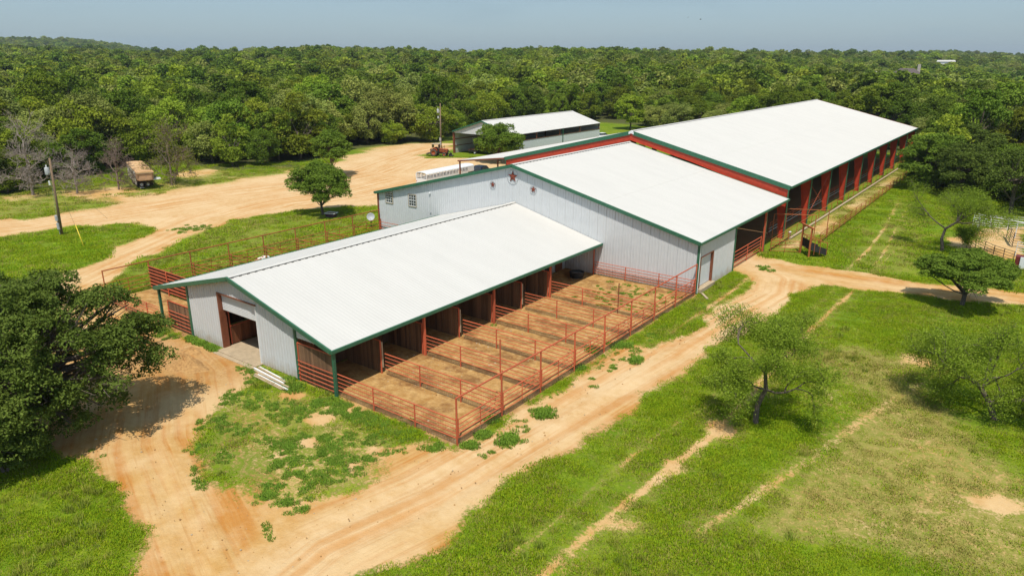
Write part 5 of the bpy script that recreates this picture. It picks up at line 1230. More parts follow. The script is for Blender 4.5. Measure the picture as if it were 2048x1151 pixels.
def clump_tree(seed, h, R_, base, ncl, nleaf, leaf, cr=(.28, .45), trunk_r=.16, flat=1.0, leafm='oakleaf', lean=(0, 0), low=0.0, name='oak', trunks=1, dome=.55, hole=0.0, barkm='bark'):
    """trunk with limbs to foliage clumps; every clump is a cloud of small leaf sprays"""
    r = np.random.RandomState(seed); ch = h - base; cz = base + ch * (.5 - .1 * low)
    C_ = []
    while len(C_) < ncl:
        d = r.normal(size=3); d /= np.linalg.norm(d)
        if d[2] < -dome: continue
        q = r.uniform(.45, 1.0) ** .5
        c = np.array([d[0] * R_ * q, d[1] * R_ * q, cz + d[2] * ch * .5 * q]) + np.array([lean[0], lean[1], 0])
        ww = 1 + .18 * math.sin(3 * math.atan2(d[1], d[0]) + seed)
        c[:2] = (c[:2] - np.array(lean)) * ww * .84 + np.array(lean); C_.append(c)
    C_ = np.array(C_); rc = R_ * r.uniform(cr[0], cr[1], ncl)
    # leaves
    per = np.maximum(1, (nleaf * rc ** 2 / np.sum(rc ** 2)).astype(int)); P = []; Nn = []; T = []
    for c, q, k in zip(C_, rc, per):
        d = r.normal(size=(k, 3)); d /= np.linalg.norm(d, axis=1)[:, None]; d[:, 2] = np.where(d[:, 2] < -.35, -d[:, 2], d[:, 2])
        rad = q * r.uniform(.35, 1.0, k) ** .4
        lump = 1 + .22 * np.sin(d[:, 0] * 5 + c[0] * 3) * np.sin(d[:, 1] * 5 + c[1]) + .12 * np.sin(d[:, 2] * 9 + c[2])
        p = c + d * (rad * lump)[:, None] * np.array([1, 1, .75 * flat])
        P.append(p); Nn.append(d * .8 + np.array([0, 0, .7])); T.append(np.clip(r.uniform(0, 1, k) * .7 + r.uniform(0, .3), 0, 1))
    P = np.concatenate(P); Nn = np.concatenate(Nn); T = np.concatenate(T)
    keep = P[:, 2] > base * .35; P, Nn, T = P[keep], Nn[keep], T[keep]
    if hole:
        nz = np.sin(P[:, 0] * 1.5 + seed + np.sin(P[:, 1] * 1.1)) * np.sin(P[:, 1] * 1.6 + np.sin(P[:, 2])) * np.sin(P[:, 2] * 1.9 + 1 + np.sin(P[:, 0])); k2 = nz < (1 - hole); P, Nn, T = P[k2], Nn[k2], T[k2]
    v, f = leaves(r, P, Nn, leaf)
    crown = fast_mesh(name + '_crown', v, f, T, leafm)
    segs = []
    for tr in range(trunks):
        off = np.array([r.uniform(-.3, .3), r.uniform(-.3, .3), 0]) * (trunks > 1)
        top = np.array([lean[0] * .8 + off[0] * 3, lean[1] * .8 + off[1] * 3, base + ch * .45])
        s, pts = curved(off + np.array([0, 0, -.2]), top, trunk_r, trunk_r * .5, r, .06, 5); segs += s
        order = r.permutation(ncl)[:max(6, ncl // 2)]
        for i in order[tr::trunks]:
            st = pts[r.randint(2, 6)]; s, pp = curved(st, C_[i], trunk_r * .38, trunk_r * .08, r, .12, 4); segs += s
            for _ in range(2):
                e = C_[i] + r.normal(size=3) * rc[i] * .6; s, _p = curved(pp[2], e, trunk_r * .14, trunk_r * .04, r, .1, 2); segs += s
    tv, tf = tubes(segs); trunk = fast_mesh(name + '_trunk', tv, tf, None, barkm)
    trunk.polygons.foreach_set('use_smooth', [True] * len(trunk.polygons))
    return trunk, crown
def branch_tree(seed, trunk_pts, trunk_r, spread, levels=4, kids=(3, 4), ratio=.68, up=.12, leaf=None, nleaf=0, name='mesquite', twig_len=.9, leafm='mesqleaf', barkm='bark', droop=0.0, bend=.18, leafr=.35, start=.4, minr=.008):
    """open branching tree grown along a bent trunk; leaves hang along the twigs"""
    r = np.random.RandomState(seed); segs = []; tips = []
    pts = [np.array(p, float) for p in trunk_pts]; rs = np.linspace(trunk_r, trunk_r * .55, len(pts))
    for i in range(len(pts) - 1):
        s, _ = curved(pts[i], pts[i + 1], rs[i], rs[i + 1], r, .05, 3); segs += s
    def grow(p, d, L_, rad, lev):
        d = d / (np.linalg.norm(d) + 1e-9); e = p + d * L_ + np.array([0, 0, up * L_ - droop * L_ * (lev == levels)])
        s, pp = curved(p, e, rad, max(minr, rad * .55), r, bend, 4 if lev < 3 else 3); segs.extend(s)
        if lev >= levels - 1:
            for a in pp[1:]: tips.append((a, d))
        if lev < levels:
            for _ in range(r.randint(kids[0], kids[1] + 1)):
                t = r.randint(2, len(pp)); nd = d + r.normal(size=3) * .75; nd[2] += .05
                grow(pp[t], nd, L_ * ratio * r.uniform(.75, 1.2), max(minr, rad * .55), lev + 1)
    n0 = len(spread)
    for (pi, d, L_) in spread:
        p = pts[-1] if pi >= len(pts) else pts[pi]
        grow(p, np.array(d, float), L_, trunk_r * .42, 1)
    tv, tf = tubes(segs); trunk = fast_mesh(name + '_trunk', tv, tf, None, barkm)
    crown = None
    if leaf:
        P0 = np.array([t[0] for t in tips]); k = r.randint(0, len(P0), nleaf); P = P0[k] + r.normal(size=(nleaf, 3)) * leafr * np.array([1, 1, .7])
        v, f = leaves(r, P, np.tile(np.array([0, 0, .6]), (nleaf, 1)), leaf, .35, 1.0)
        crown = fast_mesh(name + '_crown', v, f, r.uniform(0, 1, nleaf), leafm)
    return trunk, crown
def put_tree(name, meshes, loc, label, group=None, rz=0.0, sc=1.0, cat='tree', szz=None):
    t = thing(name, label, cat, loc, rz, group); t.scale = (sc, sc, szz or sc)
    link('trunk', meshes[0], None, t)
    if meshes[1] is not None: link('crown', meshes[1], None, t)
    return t
# --- the big dark oak on the left
big = clump_tree(11, 8.9, 7.4, .2, 300, 210000, .075, (.08, .17), .34, .8, 'darkleaf', name='big_oak', dome=.9, trunks=3, hole=.72)
put_tree('live_oak', big, (-42.2, 11.8, 0), 'huge dark green live oak filling the left foreground')
sm = clump_tree(12, 3.4, 2.3, .2, 50, 30000, .06, (.16, .28), .10, 1, 'darkleaf', name='young_oak', dome=.8, trunks=2, hole=.1)
put_tree('young_oak', sm, (-39.4, 9.7, 0), 'smaller grey green oak below the huge oak at the left edge')
# --- small trees in the yard
t1 = clump_tree(21, 6.4, 4.3, 1.3, 70, 44000, .10, (.17, .29), .20, 1, 'brightleaf', name='yard_oak', dome=.5, hole=.05)
put_tree('yard_oak', t1, (-75.6, 58.9, 0), 'bright green round oak on the lawn beside the white planter')
t2 = clump_tree(22, 6.6, 3.6, 1.6, 56, 30000, .11, (.18, .3), .18, 1, 'brightleaf', name='yard_oak', dome=.4)
put_tree('yard_oak', t2, (-100.0, 80.9, 0), 'green oak standing at the wood edge just behind the lawn oak', sc=1.12)
t3 = clump_tree(23, 6.9, 5.2, .9, 72, 40000, .12, (.17, .28), .22, 1, 'brightleaf', name='yard_oak', dome=.6)
put_tree('yard_oak', t3, (-87.6, 112.0, 0), 'bright green round oak in front of the equipment shed')
lo = clump_tree(24, 4.5, 4.0, 1.2, 95, 80000, .07, (.11, .21), .17, .75, 'brightleaf', name='spreading_oak', dome=.25, trunks=2, hole=.06)
put_tree('spreading_oak', lo, (-3.5, 67.9, 0), 'low spreading oak casting a dark shadow beside the dirt road')
# --- feathery mesquites
m1 = branch_tree(31, [(0, 0, -.2), (-.05, .1, .9), (.25, .2, 1.9), (.1, .3, 2.7)], .15,
                 [(3, (-.9, .2, .5), 1.9), (3, (.3, -.2, 1), 1.7), (2, (1, .2, .35), 1.9), (3, (-.2, .8, .8), 1.6), (3, (.2, -.9, .6), 1.5), (2, (-.8, -.6, .4), 1.5), (3, (.8, .6, .7), 1.6)], 4, (2, 4), .66, .10, .058, 40000, droop=.25, leafr=.28)
put_tree('mesquite_tree', m1, (-10.6, 37.4, 0), 'feathery yellow green mesquite standing alone in the pasture', sc=1.12)
m2 = branch_tree(32, [(0, 0, -.2), (-.4, .1, .7), (-.9, .2, 1.4), (-1.6, .1, 1.9)], .16,
                 [(3, (-1, 0, .4), 1.9), (2, (.2, .3, 1), 1.9), (1, (1.2, .2, .5), 2.4), (3, (-.6, -.7, .5), 1.6), (2, (.5, -.6, .7), 1.7), (3, (-.3, .9, .6), 1.7), (1, (.9, -.7, .6), 1.8)], 4, (3, 4), .66, .08, .058, 40000, droop=.3, leafr=.32, name='mesquite')
put_tree('mesquite_tree', m2, (.4, 46.2, 0), 'leaning feathery mesquite with grey twigs at the right edge', sc=1.15)
m3 = branch_tree(38, [(0, 0, -.2), (-.25, 0, 1.2), (-.1, .1, 2.2), (.7, .3, 2.9)], .17,
                 [(3, (1, .1, .3), 2.4), (3, (.3, .2, 1), 1.7), (2, (-.9, .3, .5), 2.2), (3, (.3, -.9, .4), 1.8), (3, (-.2, .9, .6), 1.8), (3, (1, .6, .6), 1.9)], 4, (3, 4), .66, .10, .065, 26000, droop=.2, leafr=.34, name='mesquite')
put_tree('mesquite_tree', m3, (-7.3, 87.2, 0), 'mesquite with bent bare trunk behind the spreading oak', sc=1.12)
m4 = branch_tree(34, [(0, 0, -.1), (.05, 0, .5), (.1, .1, 1.0)], .05, [(1, (-.6, 0, 1), .8), (2, (.5, .2, 1), .9), (2, (0, -.6, 1), .8), (1, (.5, -.4, .8), .7)], 4, (2, 3), .68, .1, .07, 8000, leafr=.28, name='mesquite_shrub')
put_tree('mesquite_shrub', m4, (-5.4, 90.4, 0), 'small mesquite shrub against the black corral panels', cat='shrub')
# --- bare dead trees
def dead(seed, h, label, loc, sc=1.0, m='deadbark', leaf=None, nl=0):
    d = branch_tree(seed, [(0, 0, -.2), (.1, 0, h * .18), (-.1, .1, h * .36), (.1, 0, h * .55)], .16,
                    [(3, (.3, .1, 1), h * .30), (3, (-.5, .3, .9), h * .26), (2, (.9, -.3, .5), h * .28), (2, (-.9, .1, .5), h * .30), (1, (.6, .8, .4), h * .24), (1, (-.4, -.9, .4), h * .24), (2, (.1, .9, .6), h * .24), (1, (.9, .1, .25), h * .22), (1, (-.9, .4, .2), h * .2)],
                    4, (4, 6), .66, .02, leaf, nl, name='bare_tree', barkm=m, bend=.22, leafm='oakleaf', minr=.016)
    return put_tree('bare_tree', d, loc, label, 'bare grey trees', sc=sc)
dead(41, 8.0, 'wide bare grey tree left of the leaning pole', (-122.3, 41.6, 0), 1.3)
dead(42, 7.0, 'bare grey tree just left of the old horse trailer', (-116.4, 51.6, 0), 1.05, 'deadbrown')
dead(43, 8.0, 'half bare tree just right of the old horse trailer', (-113.6, 58.8, 0), 1.15, 'deadbrown', .12, 5000)
dead(44, 7.0, 'bare grey tree behind the leaning pole', (-118.5, 46.3, 0), 1.05)
dead(45, 7.0, 'bare whitish tree at the right edge above the corral', (-1.5, 146, 0), 1.0)
# --- trees along the right
rt = clump_tree(51, 9.6, 5.4, .4, 80, 46000, .12, (.16, .27), .25, 1, 'darkleaf', name='tall_oak', dome=.8)
rt2 = clump_tree(52, 8.6, 4.8, .4, 76, 44000, .12, (.16, .27), .25, 1, 'brightleaf', name='tall_oak', dome=.8)
rt3 = clump_tree(53, 7.6, 4.0, 1.8, 44, 14000, .12, (.2, .32), .28, 1, 'darkleaf', name='thin_oak', dome=.5, hole=.35)
put_tree('tall_oak', rt2, (-14.6, 128.5, 0), 'tall light green oak where the alley fence ends', 'oaks at the end of the alley')
put_tree('tall_oak', rt, (-10.0, 134.0, 0), 'tall dark oak behind the light green oak at the alley end', 'oaks at the end of the alley', 1.0)
put_tree('tall_oak', rt, (-9.6, 124.5, 0), 'dense dark oak right of the light green alley oak', 'oaks at the end of the alley', 2.2, .8)
put_tree('tall_oak', rt2, (-5.0, 131.5, 0), 'green oak behind the forked thin oak', 'oaks at the end of the alley', 3.0, .85)
put_tree('thin_oak', rt3, (-2.6, 114.5, 0), 'thin grey oak with a forked trunk above the corral', None, .5, 1.05)
put_tree('tall_oak', rt2, (3.5, 124, 0), 'green oak at the right edge above the corral', 'oaks at the end of the alley', 4.0, .9)
# a pair of open-grown trees beyond the shed
cl1 = clump_tree(54, 9.2, 4.2, .5, 70, 22000, .17, (.18, .3), .22, 1, 'oakleaf', name='clearing_oak', dome=.8)
put_tree('clearing_oak', cl1, (-97.5, 186.0, 0), 'tall oak in the sunny clearing right of the shed roof', None, 0, 1.1)

# ================================================================ the wood
LV = ['oakleaf', 'elmleaf', 'oakleaf', 'paleleaf', 'oakleaf', 'elmleaf']
HV = [7.6, 8.8, 6.8, 7.4, 8.2, 6.6]; RV = [4.0, 3.5, 4.3, 4.1, 3.7, 3.9]
NEARV = [clump_tree(100 + i, HV[i], RV[i], .2 + .3 * (i % 2), 34 + 7 * i, 12000, .15, (.19, .36), .18, 1, LV[i], name='wood_oak', dome=.95) for i in range(6)]
FARV = [clump_tree(120 + i, HV[i], RV[i] + .1, .4, 20 + 4 * i, 2000, .38, (.25, .42), .16, 1, LV[i], name='far_oak', dome=.5) for i in range(5)]
rs = np.random.RandomState(77)
def fan(spacing, d0, d1, jitter=.42, margin=3.0):
    n = int(2 * d1 / spacing); a = np.arange(-n // 2, n // 2) * spacing
    gx_, gy_ = np.meshgrid(a, np.arange(0, d1, spacing)); gx_ = gx_ + (np.arange(gx_.shape[0]) % 2)[:, None] * spacing / 2
    u = gx_.ravel() + rs.uniform(-jitter, jitter, gx_.size) * spacing; v = gy_.ravel() + rs.uniform(-jitter, jitter, gx_.size) * spacing
    x = u * RT[0] + v * FW[0]; y = u * RT[1] + v * FW[1]; d = np.hypot(u, v); az = np.degrees(np.arctan2(u, v))
    k = (d > d0) & (d <= d1) & (np.abs(az) < 36 + margin + 900 / np.maximum(d, 60))
    return x[k], y[k], d[k]
ax_, ay_, ad_ = fan(5.8, 90, 520)
bx_, by_, bd_ = fan(6.6, 520, 1020)
cx_, cy_, cd_ = fan(11.0, 1020, 2600)
fx = np.concatenate([ax_, bx_, cx_]); fy = np.concatenate([ay_, by_, cy_]); fd = np.concatenate([ad_, bd_, cd_])
out = -sdist(fx, fy, CLEAR)
k = out > 1.2
for p in SUNNYGAPS: k &= sdist(fx, fy, p) < 0.5
for (c, rx, ry, s) in SPOTS:
    if rx >= 12: k &= np.hypot(fx - c[0][0], fy - c[0][1]) > rx
HOUSES = [(-77.0, 494.0), (-108.0, 524.0), (-114.0, 978.0)]
for hx, hy in HOUSES:
    for q in (1.0, .985, .965, .945, .925): k &= np.hypot(fx - hx * q, fy - hy * q) > 15
k &= rs.rand(len(fx)) > .05
fx, fy, fd, out = fx[k], fy[k], fd[k], out[k]
fz = height(fx, fy)
fs = np.clip(np.exp(rs.normal(.02, .24, len(fx))), .62, 1.6) * np.where(fd > 1020, 1.5, 1.0) * np.where(out < 9, .92, 1.0); fr = rs.uniform(0, 6.28, len(fx))
fs *= np.where((fx < -105) & (fd < 200), 1.12, 1.0)
# the largest in view are trees of their own, the rest one woodland
uu = fx * RT[0] + fy * RT[1]; vv_ = fx * FW[0] + fy * FW[1]; px_ = 1024 + 1490 * uu / np.maximum(vv_, 1)
vis = (px_ > -40) & (px_ < 2090) & ~((px_ > 1300) & (px_ < 1830) & (fy < 230))
order = np.argsort(np.where(vis, fd, 1e9))[:292]
ind = np.zeros(len(fx), bool); ind[order] = True
ORD = ['first', 'second', 'third', 'fourth', 'fifth', 'sixth', 'seventh', 'eighth', 'ninth', 'tenth', 'eleventh', 'twelfth', 'thirteenth', 'fourteenth', 'fifteenth', 'sixteenth']
REG = [(130, 'behind the wide bare tree'), (380, 'behind the horse trailer'), (640, 'behind the road bend'), (860, 'left of the tractor'), (1200, 'behind the equipment shed'), (1330, 'around the clearing'), (1830, 'beyond the arena'), (9999, 'at the right edge')]
cells = {}
for i in order:
    i = int(i); reg = next(b for a, b in REG if px_[i] < a); row = int(min(max(out[i] - 1.2, 0) // 6.5, len(ORD) - 1))
    cells.setdefault((reg, row), []).append(i)
for (reg, row), ids in sorted(cells.items()):
    ids.sort(key=lambda q: px_[q])
    for q, i in enumerate(ids):
        v = NEARV[int(rs.randint(len(NEARV)))]
        lab = 'post oak, %s from left in %s row of wood %s' % (ORD[min(q, 15)], ORD[row], reg)
        put_tree('post_oak', v, (float(fx[i]), float(fy[i]), float(fz[i]) - .1), lab, 'post oaks of the wood %s' % reg, float(fr[i]), float(fs[i]), szz=float(fs[i] * rs.uniform(.85, 1.2)))
def scatter(name, pts, scl, rot, vid, protos, label):
    """one stuff object whose points carry small instanced meshes"""
    me = bpy.data.meshes.new(name); me.vertices.add(len(pts)); me.vertices.foreach_set('co', np.asarray(pts, np.float32).ravel())
    for nm, arr in (('scl', scl), ('rot', rot)):
        a = me.attributes.new(nm, 'FLOAT', 'POINT'); a.data.foreach_set('value', np.asarray(arr, np.float32))
    a = me.attributes.new('vid', 'INT', 'POINT'); a.data.foreach_set('value', np.asarray(vid, np.int32)); me.update()
    o = link(name, me); struct(o, 'stuff', label)
    ng = bpy.data.node_groups.new(name, 'GeometryNodeTree')
    ng.interface.new_socket('Geometry', in_out='INPUT', socket_type='NodeSocketGeometry'); ng.interface.new_socket('Geometry', in_out='OUTPUT', socket_type='NodeSocketGeometry')
    N = ng.nodes.new; K = ng.links.new; gi = N('NodeGroupInput'); go = N('NodeGroupOutput'); jn = N('GeometryNodeJoinGeometry')
    def na(nm, ty):
        q = N('GeometryNodeInputNamedAttribute'); q.data_type = ty; q.inputs['Name'].default_value = nm; return q.outputs['Attribute']
    scl_, rot_, vid_ = na('scl', 'FLOAT'), na('rot', 'FLOAT'), na('vid', 'INT')
    cb = N('ShaderNodeCombineXYZ'); K(rot_, cb.inputs[2])
    for i, me_list in enumerate(protos):
        sep = N('FunctionNodeCompare'); sep.data_type = 'INT'; sep.operation = 'EQUAL'; K(vid_, sep.inputs[2]); sep.inputs[3].default_value = i
        for pm in me_list:
            po = bpy.data.objects.new(name + '_source', pm)       # not linked to the scene: only a geometry source
            oi = N('GeometryNodeObjectInfo'); oi.inputs['Object'].default_value = po; oi.inputs['As Instance'].default_value = True
            ip = N('GeometryNodeInstanceOnPoints'); K(gi.outputs[0], ip.inputs['Points']); K(sep.outputs[0], ip.inputs['Selection'])
            K(oi.outputs['Geometry'], ip.inputs['Instance']); K(cb.outputs[0], ip.inputs['Rotation']); K(scl_, ip.inputs['Scale'])
            K(ip.outputs['Instances'], jn.inputs[0])
    K(jn.outputs[0], go.inputs[0])
    md = o.modifiers.new('scatter', 'NODES'); md.node_group = ng
    return o
rest = ~ind; rx_, ry_, rz_, rd_ = fx[rest], fy[rest], fz[rest], fd[rest]
vid = np.where(rd_ < 260, rs.randint(0, 6, rest.sum()), 6 + rs.randint(0, 5, rest.sum()))
scatter('woodland', np.stack([rx_, ry_, rz_ - .1], 1), fs[rest], fr[rest], vid, [[a[1], a[0]] for a in NEARV] + [[a[1]] for a in FARV], 'oak woodland rolling away to the horizon')

# ================================================================ far houses and masts
def house(x, y, w, d, hw, hr, rz, roofm, wallm, label, chimney=False, hip=.35):
    z = float(height(np.array([x]), np.array([y]))[0]); t = thing('far_house', label, 'house', (x, y, z), rz)
    rbox('wall', (-w / 2, -d / 2, -1), (w / 2, d / 2, hw), wallm, t)
    e = .6; k = w * hip
    rf = MB().add([(-w / 2 - e, -d / 2 - e, hw - .1), (w / 2 + e, -d / 2 - e, hw - .1), (w / 2 + e, d / 2 + e, hw - .1), (-w / 2 - e, d / 2 + e, hw - .1), (-w / 2 + k, 0, hw + hr), (w / 2 - k, 0, hw + hr)],
                  [(0, 1, 5, 4), (1, 2, 5), (2, 3, 4, 5), (3, 0, 4), (3, 2, 1, 0)]).build('roof', roofm, t)
    if chimney: rbox('chimney', (w * .22, -.8, hw), (w * .22 + 1.6, .8, hw + hr + 2.2), 'stone', rf)
    for i in range(3): rbox('window', (-w / 2 + 2 + i * w * .3, -d / 2 - .05, 1), (-w / 2 + 3.4 + i * w * .3, -d / 2 - .01, 2.4), 'glass', t)
    return t
house(-77.0, 494.0, 24, 15, 7.0, 6.5, math.radians(12), 'shingle', 'stone', 'distant house with big grey hipped roof and stone chimney above the trees', True)
house(-108.0, 524.0, 19, 8, 8.0, 1.4, math.radians(5), 'roof', 'white', 'distant long shed with low white roof left of the grey roofed house', hip=.02)
house(-114.0, 978.0, 18, 9, 8.5, 1.6, math.radians(5), 'roof', 'white', 'far white roofed barn on the hazy right hand hill', hip=.02)
def mast(x, y, h, label):
    z = float(height(np.array([x]), np.array([y]))[0]); t = thing('radio_mast', label, 'mast', (x, y, z))
    for a in range(3):
        c, s = math.cos(a * 2.094), math.sin(a * 2.094); MB().tube((.5 * c, .5 * s, 0), (.25 * c, .25 * s, h), .14, .10, 4).build('leg', 'dark', t)
    lat = MB()
    for i in range(int(h / 2)):
        for a in range(3):
            c, s = math.cos(a * 2.094), math.sin(a * 2.094); c2, s2 = math.cos((a + 1) * 2.094), math.sin((a + 1) * 2.094); lat.tube((.45 * c, .45 * s, i * 2), (.45 * c2, .45 * s2, i * 2 + 2), .05, None, 3)
    lat.build('lattice', 'dark', t)
mast(-.836 * 860, .549 * 860, 15, 'thin mast on the skyline at the left')
mast(-.744 * 860, .669 * 860, 14, 'thin mast on the skyline near the middle')
WEEDC = [(-21.01, 31.06, 40, 0.28), (-35.56, 24.37, 30, 0.30), (-22.89, 28.59, 14, 0.15), (-22.14, 25.68, 18, 0.20), (-22.27, 26.91, 20, 0.18), (-20.73, 27.40, 35, 0.30), (-23.56, 40.96, 20, 0.25), (-22.43, 42.96, 40, 0.35), (-22.69, 37.85, 14, 0.20), (-20.30, 41.21, 20, 0.25), (-82.07, 43.21, 30, 0.90), (-81.36, 45.40, 14, 0.60), (-20.07, 68.62, 14, 0.40), (-36.87, 24.76, 25, 0.25), (-32.52, 40.72, 1, 0.10)]
# ================================================================ grass, weeds
def blade_patch(seed, n, rad, h, wdt, m, lean=.5):
    r = np.random.RandomState(seed); a = r.uniform(0, 6.28, n); q = rad * np.sqrt(r.rand(n)); bx = q * np.cos(a); by = q * np.sin(a)
    d = r.uniform(0, 6.28, n); hh = h * r.uniform(.5, 1.2, n); le = lean * hh * r.uniform(.3, 1.2, n); w = wdt * r.uniform(.7, 1.4, n)
    cx, sx = np.cos(d), np.sin(d)
    p0 = np.stack([bx - sx * w, by + cx * w, 0 * bx - .01], 1); p1 = np.stack([bx + sx * w, by - cx * w, 0 * bx - .01], 1)
    m0 = np.stack([bx + cx * le * .4 + sx * w * .7, by + sx * le * .4 - cx * w * .7, hh * .6], 1); m1 = np.stack([bx + cx * le * .4 - sx * w * .7, by + sx * le * .4 + cx * w * .7, hh * .6], 1)
    t0 = np.stack([bx + cx * le + sx * w * .15, by + sx * le - cx * w * .15, hh], 1); t1 = np.stack([bx + cx * le - sx * w * .15, by + sx * le + cx * w * .15, hh], 1)
    v = np.stack([p0, p1, m0, m1, t0, t1], 1).reshape(-1, 3); b = np.arange(n)[:, None] * 6
    f = np.concatenate([b + np.array([[0, 1, 2, 3]]), b + np.array([[3, 2, 4, 5]])], 0)
    return fast_mesh('blades', v, f, np.tile(r.uniform(0, 1, n), 2), m)
G_ = [[blade_patch(200 + i, 46, .34, .075, .014, 'grassblade', .9)] for i in range(4)]
Dg = [[blade_patch(210 + i, 34, .32, .075, .013, 'drygrass', 1.0)] for i in range(3)]
Wd = [[blade_patch(220 + i, 60, .27, .13, .022, 'weed', .9)] for i in range(3)]
rs = np.random.RandomState(9)
def rand_fan(n, d0, d1):
    # even density over the ground seen by the camera
    d = np.sqrt(rs.uniform(d0 * d0, d1 * d1, n)); az = np.radians(rs.uniform(-47, 47, n)); u, v = d * np.sin(az), d * np.cos(az)
    return u * RT[0] + v * FW[0], u * RT[1] + v * FW[1], d
def inside_barns(x, y):
    return ((x > -53) & (x < -36) & (y > 25) & (y < 58)) | ((x > -63.2) & (x < -22.6) & (y > 57.2) & (y < 169)) | ((x > -104) & (x < -88) & (y > 117) & (y < 153))
def gz(x, y): return 0.03 * bumpnoise(x, y, 1.3, 5) * (np.hypot(x + 30, y - 50) < 90)
X1, Y1, D1 = rand_fan(185000, 20, 75); X2, Y2, D2 = rand_fan(90000, 75, 150)
gx_ = np.concatenate([X1, X2]); gy_ = np.concatenate([Y1, Y2]); gd = np.concatenate([D1, D2])
di, dr_, pe, fl, wo_ = masks(gx_, gy_)
di = np.where(di > .95, 1, di)
pr = np.clip(1.15 - di * 1.9, 0, 1) * (1 - .8 * dr_) * (1 - .6 * wo_)
patch = bumpnoise(gx_, gy_, .9, 21) + .6 * bumpnoise(gx_, gy_, 2.2, 22)
pr = pr * np.clip(.75 + .9 * patch, .1, 1)
frontp = sst(-.5, 1, sdist(gx_, gy_, SPARSE[0][0])); pr = pr * (1 - frontp * (1 - np.clip(.35 + 2.2 * (bumpnoise(gx_, gy_, 1.3, 61) + .7 * bumpnoise(gx_, gy_, 3.1, 62)), .05, 1.4)))
k = (rs.rand(len(gx_)) < pr) & ~inside_barns(gx_, gy_) & (pe < .3) & (fl < .3)
gx_, gy_, gd, dr_, patch = gx_[k], gy_[k], gd[k], dr_[k], patch[k]
isdry = rs.rand(len(gx_)) < np.clip(dr_ * 1.1 - .08 + .25 * bumpnoise(gx_, gy_, .3, 41), .03, .85)
sc = rs.uniform(.7, 1.35, len(gx_)) * np.where(gd > 75, 1.7, 1.0) * (1 + .35 * np.clip(patch, -.5, 1))
scatter('grass', np.stack([gx_, gy_, gz(gx_, gy_)], 1), sc, rs.uniform(0, 6.28, len(gx_)), np.where(isdry, 4 + rs.randint(0, 3, len(gx_)), rs.randint(0, 4, len(gx_))), G_ + Dg, 'short green and straw coloured grass over the pasture and verges')
# weeds along fence feet and in the last pen, clumps on the dirt
wx, wy, ws = [], [], []
def weeds(cx, cy, n, s, size=1.0):
    for _ in range(n): wx.append(cx + rs.normal() * s); wy.append(cy + rs.normal() * s); ws.append(size * rs.uniform(.7, 1.3))
for (cx, cy, n, s) in WEEDC: weeds(cx, cy, n, s)
for _ in range(70): weeds(rs.uniform(-31, -23.5), rs.uniform(49.5, 56.5), 3, .12, .55)
for _ in range(60):
    y = rs.uniform(25, 57); weeds(-22.1 + rs.uniform(0, 1.6), y, rs.randint(1, 5), .14, .55)
for _ in range(40): weeds(rs.uniform(-33, -23), 24.7 + rs.uniform(-.9, .1), rs.randint(3, 9), .16, .7)
for _ in range(30): weeds(rs.uniform(-49, -45), 24.9 + rs.uniform(-.25, .15), rs.randint(2, 6), .12, .9)
for _ in range(18): weeds(rs.uniform(-53.5, -49), 24.3 + rs.uniform(-.8, .3), rs.randint(2, 6), .15, .7)
for _ in range(110): weeds(rs.uniform(-24.3, -22.3), rs.uniform(83, 160), rs.randint(2, 5), .2, 1.1)
for _ in range(70):
    cx0, cy0 = rs.uniform(-41, -25), rs.uniform(13, 24.6)
    for _q in range(rs.randint(1, 5)): weeds(cx0 + rs.normal() * .7, cy0 + rs.normal() * .35, rs.randint(4, 16), rs.uniform(.12, .4), .62)
wx = np.array(wx); wy = np.array(wy); ws = np.array(ws); di, _, _, fl, _ = masks(wx, wy); k = ~inside_barns(wx, wy) & ((wx > -25.2) | (wy > 23.5) | (di < .85))
wx, wy, ws = wx[k], wy[k], ws[k]
scatter('weeds', np.stack([wx, wy, gz(wx, wy)], 1), ws, rs.uniform(0, 6.28, len(wx)), rs.randint(0, 3, len(wx)), Wd, 'leafy green weeds in clumps along fences and on bare dirt')
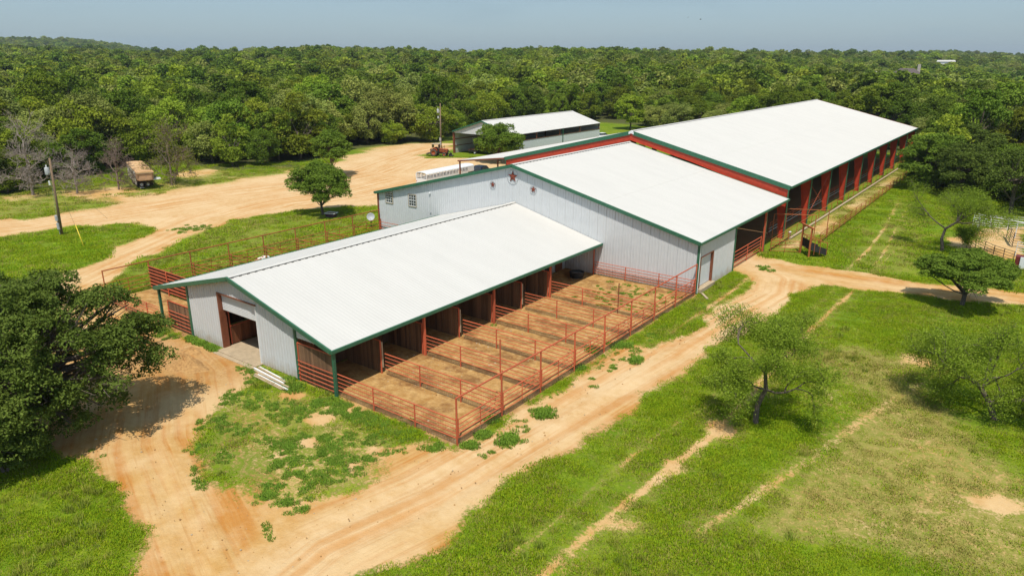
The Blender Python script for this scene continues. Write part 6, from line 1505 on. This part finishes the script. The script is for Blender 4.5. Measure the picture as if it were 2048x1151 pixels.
# taller seed heads standing in loose drifts through the pasture
Tg = [[blade_patch(230 + i, 40, .22, .30, .012, 'tallgrass', .7)] for i in range(3)]
tx, ty, td = rand_fan(26000, 22, 95); di, dr2, pe, fl, wo2 = masks(tx, ty)
drift = bumpnoise(tx, ty, .22, 51) + .8 * bumpnoise(tx, ty, .8, 52)
k = (rs.rand(len(tx)) < np.clip(drift * 1.6 - .25, 0, .8) * (di < .25)) & ~inside_barns(tx, ty) & (pe < .2) & (fl < .2); tx, ty = tx[k], ty[k]
scatter('tall_grass', np.stack([tx, ty, gz(tx, ty)], 1), rs.uniform(.5, 1.25, len(tx)), rs.uniform(0, 6.28, len(tx)), rs.randint(0, 3, len(tx)), Tg, 'taller yellowish grass in drifts through the pasture')
# pebbles, clods and droppings
pm = []
for i in range(3):
    r = np.random.RandomState(300 + i); b = bmesh.new(); bmesh.ops.create_icosphere(b, subdivisions=1, radius=.04)
    for v in b.verts: v.co *= r.uniform(.7, 1.2); v.co.z *= .6
    me = bpy.data.meshes.new('clod'); b.to_mesh(me); b.free(); me.materials.append(M['manure'] if i < 2 else M['concrete']); pm.append([me])
n = 16000; cx_ = rs.uniform(-50, -18, n); cy_ = rs.uniform(10, 62, n); di, _, pe, _, _ = masks(cx_, cy_)
k = (rs.rand(n) < di * (.35 + .6 * pe) * np.clip(.4 + 1.2 * bumpnoise(cx_, cy_, .8, 31), .05, 1)) & ~inside_barns(cx_, cy_); cx_, cy_ = cx_[k], cy_[k]
scatter('soil_clods', np.stack([cx_, cy_, gz(cx_, cy_) + .005], 1), np.clip(np.exp(rs.normal(-.3, .5, len(cx_))), .3, 2.2), rs.uniform(0, 6.28, len(cx_)), rs.randint(0, 3, len(cx_)), pm, 'scattered clods and droppings on the bare soil')

# ================================================================ air
hz = MB().box((-6600, -600, -25), (5300, 7700, 95)).build('haze', None); hz.data.materials.clear()
hm = bpy.data.materials.new('summer haze'); hm.use_nodes = True; ht = hm.node_tree; ht.nodes.clear()
ho = ht.nodes.new('ShaderNodeOutputMaterial'); hv = ht.nodes.new('ShaderNodeVolumePrincipled')
hv.inputs['Color'].default_value = (0.80, 0.88, 1.0, 1); hv.inputs['Density'].default_value = 0.00010; hv.inputs['Anisotropy'].default_value = 0.2
ht.links.new(hv.outputs['Volume'], ho.inputs['Volume']); hz.data.materials.append(hm); struct(hz, 'stuff', 'thin summer haze over the whole valley')
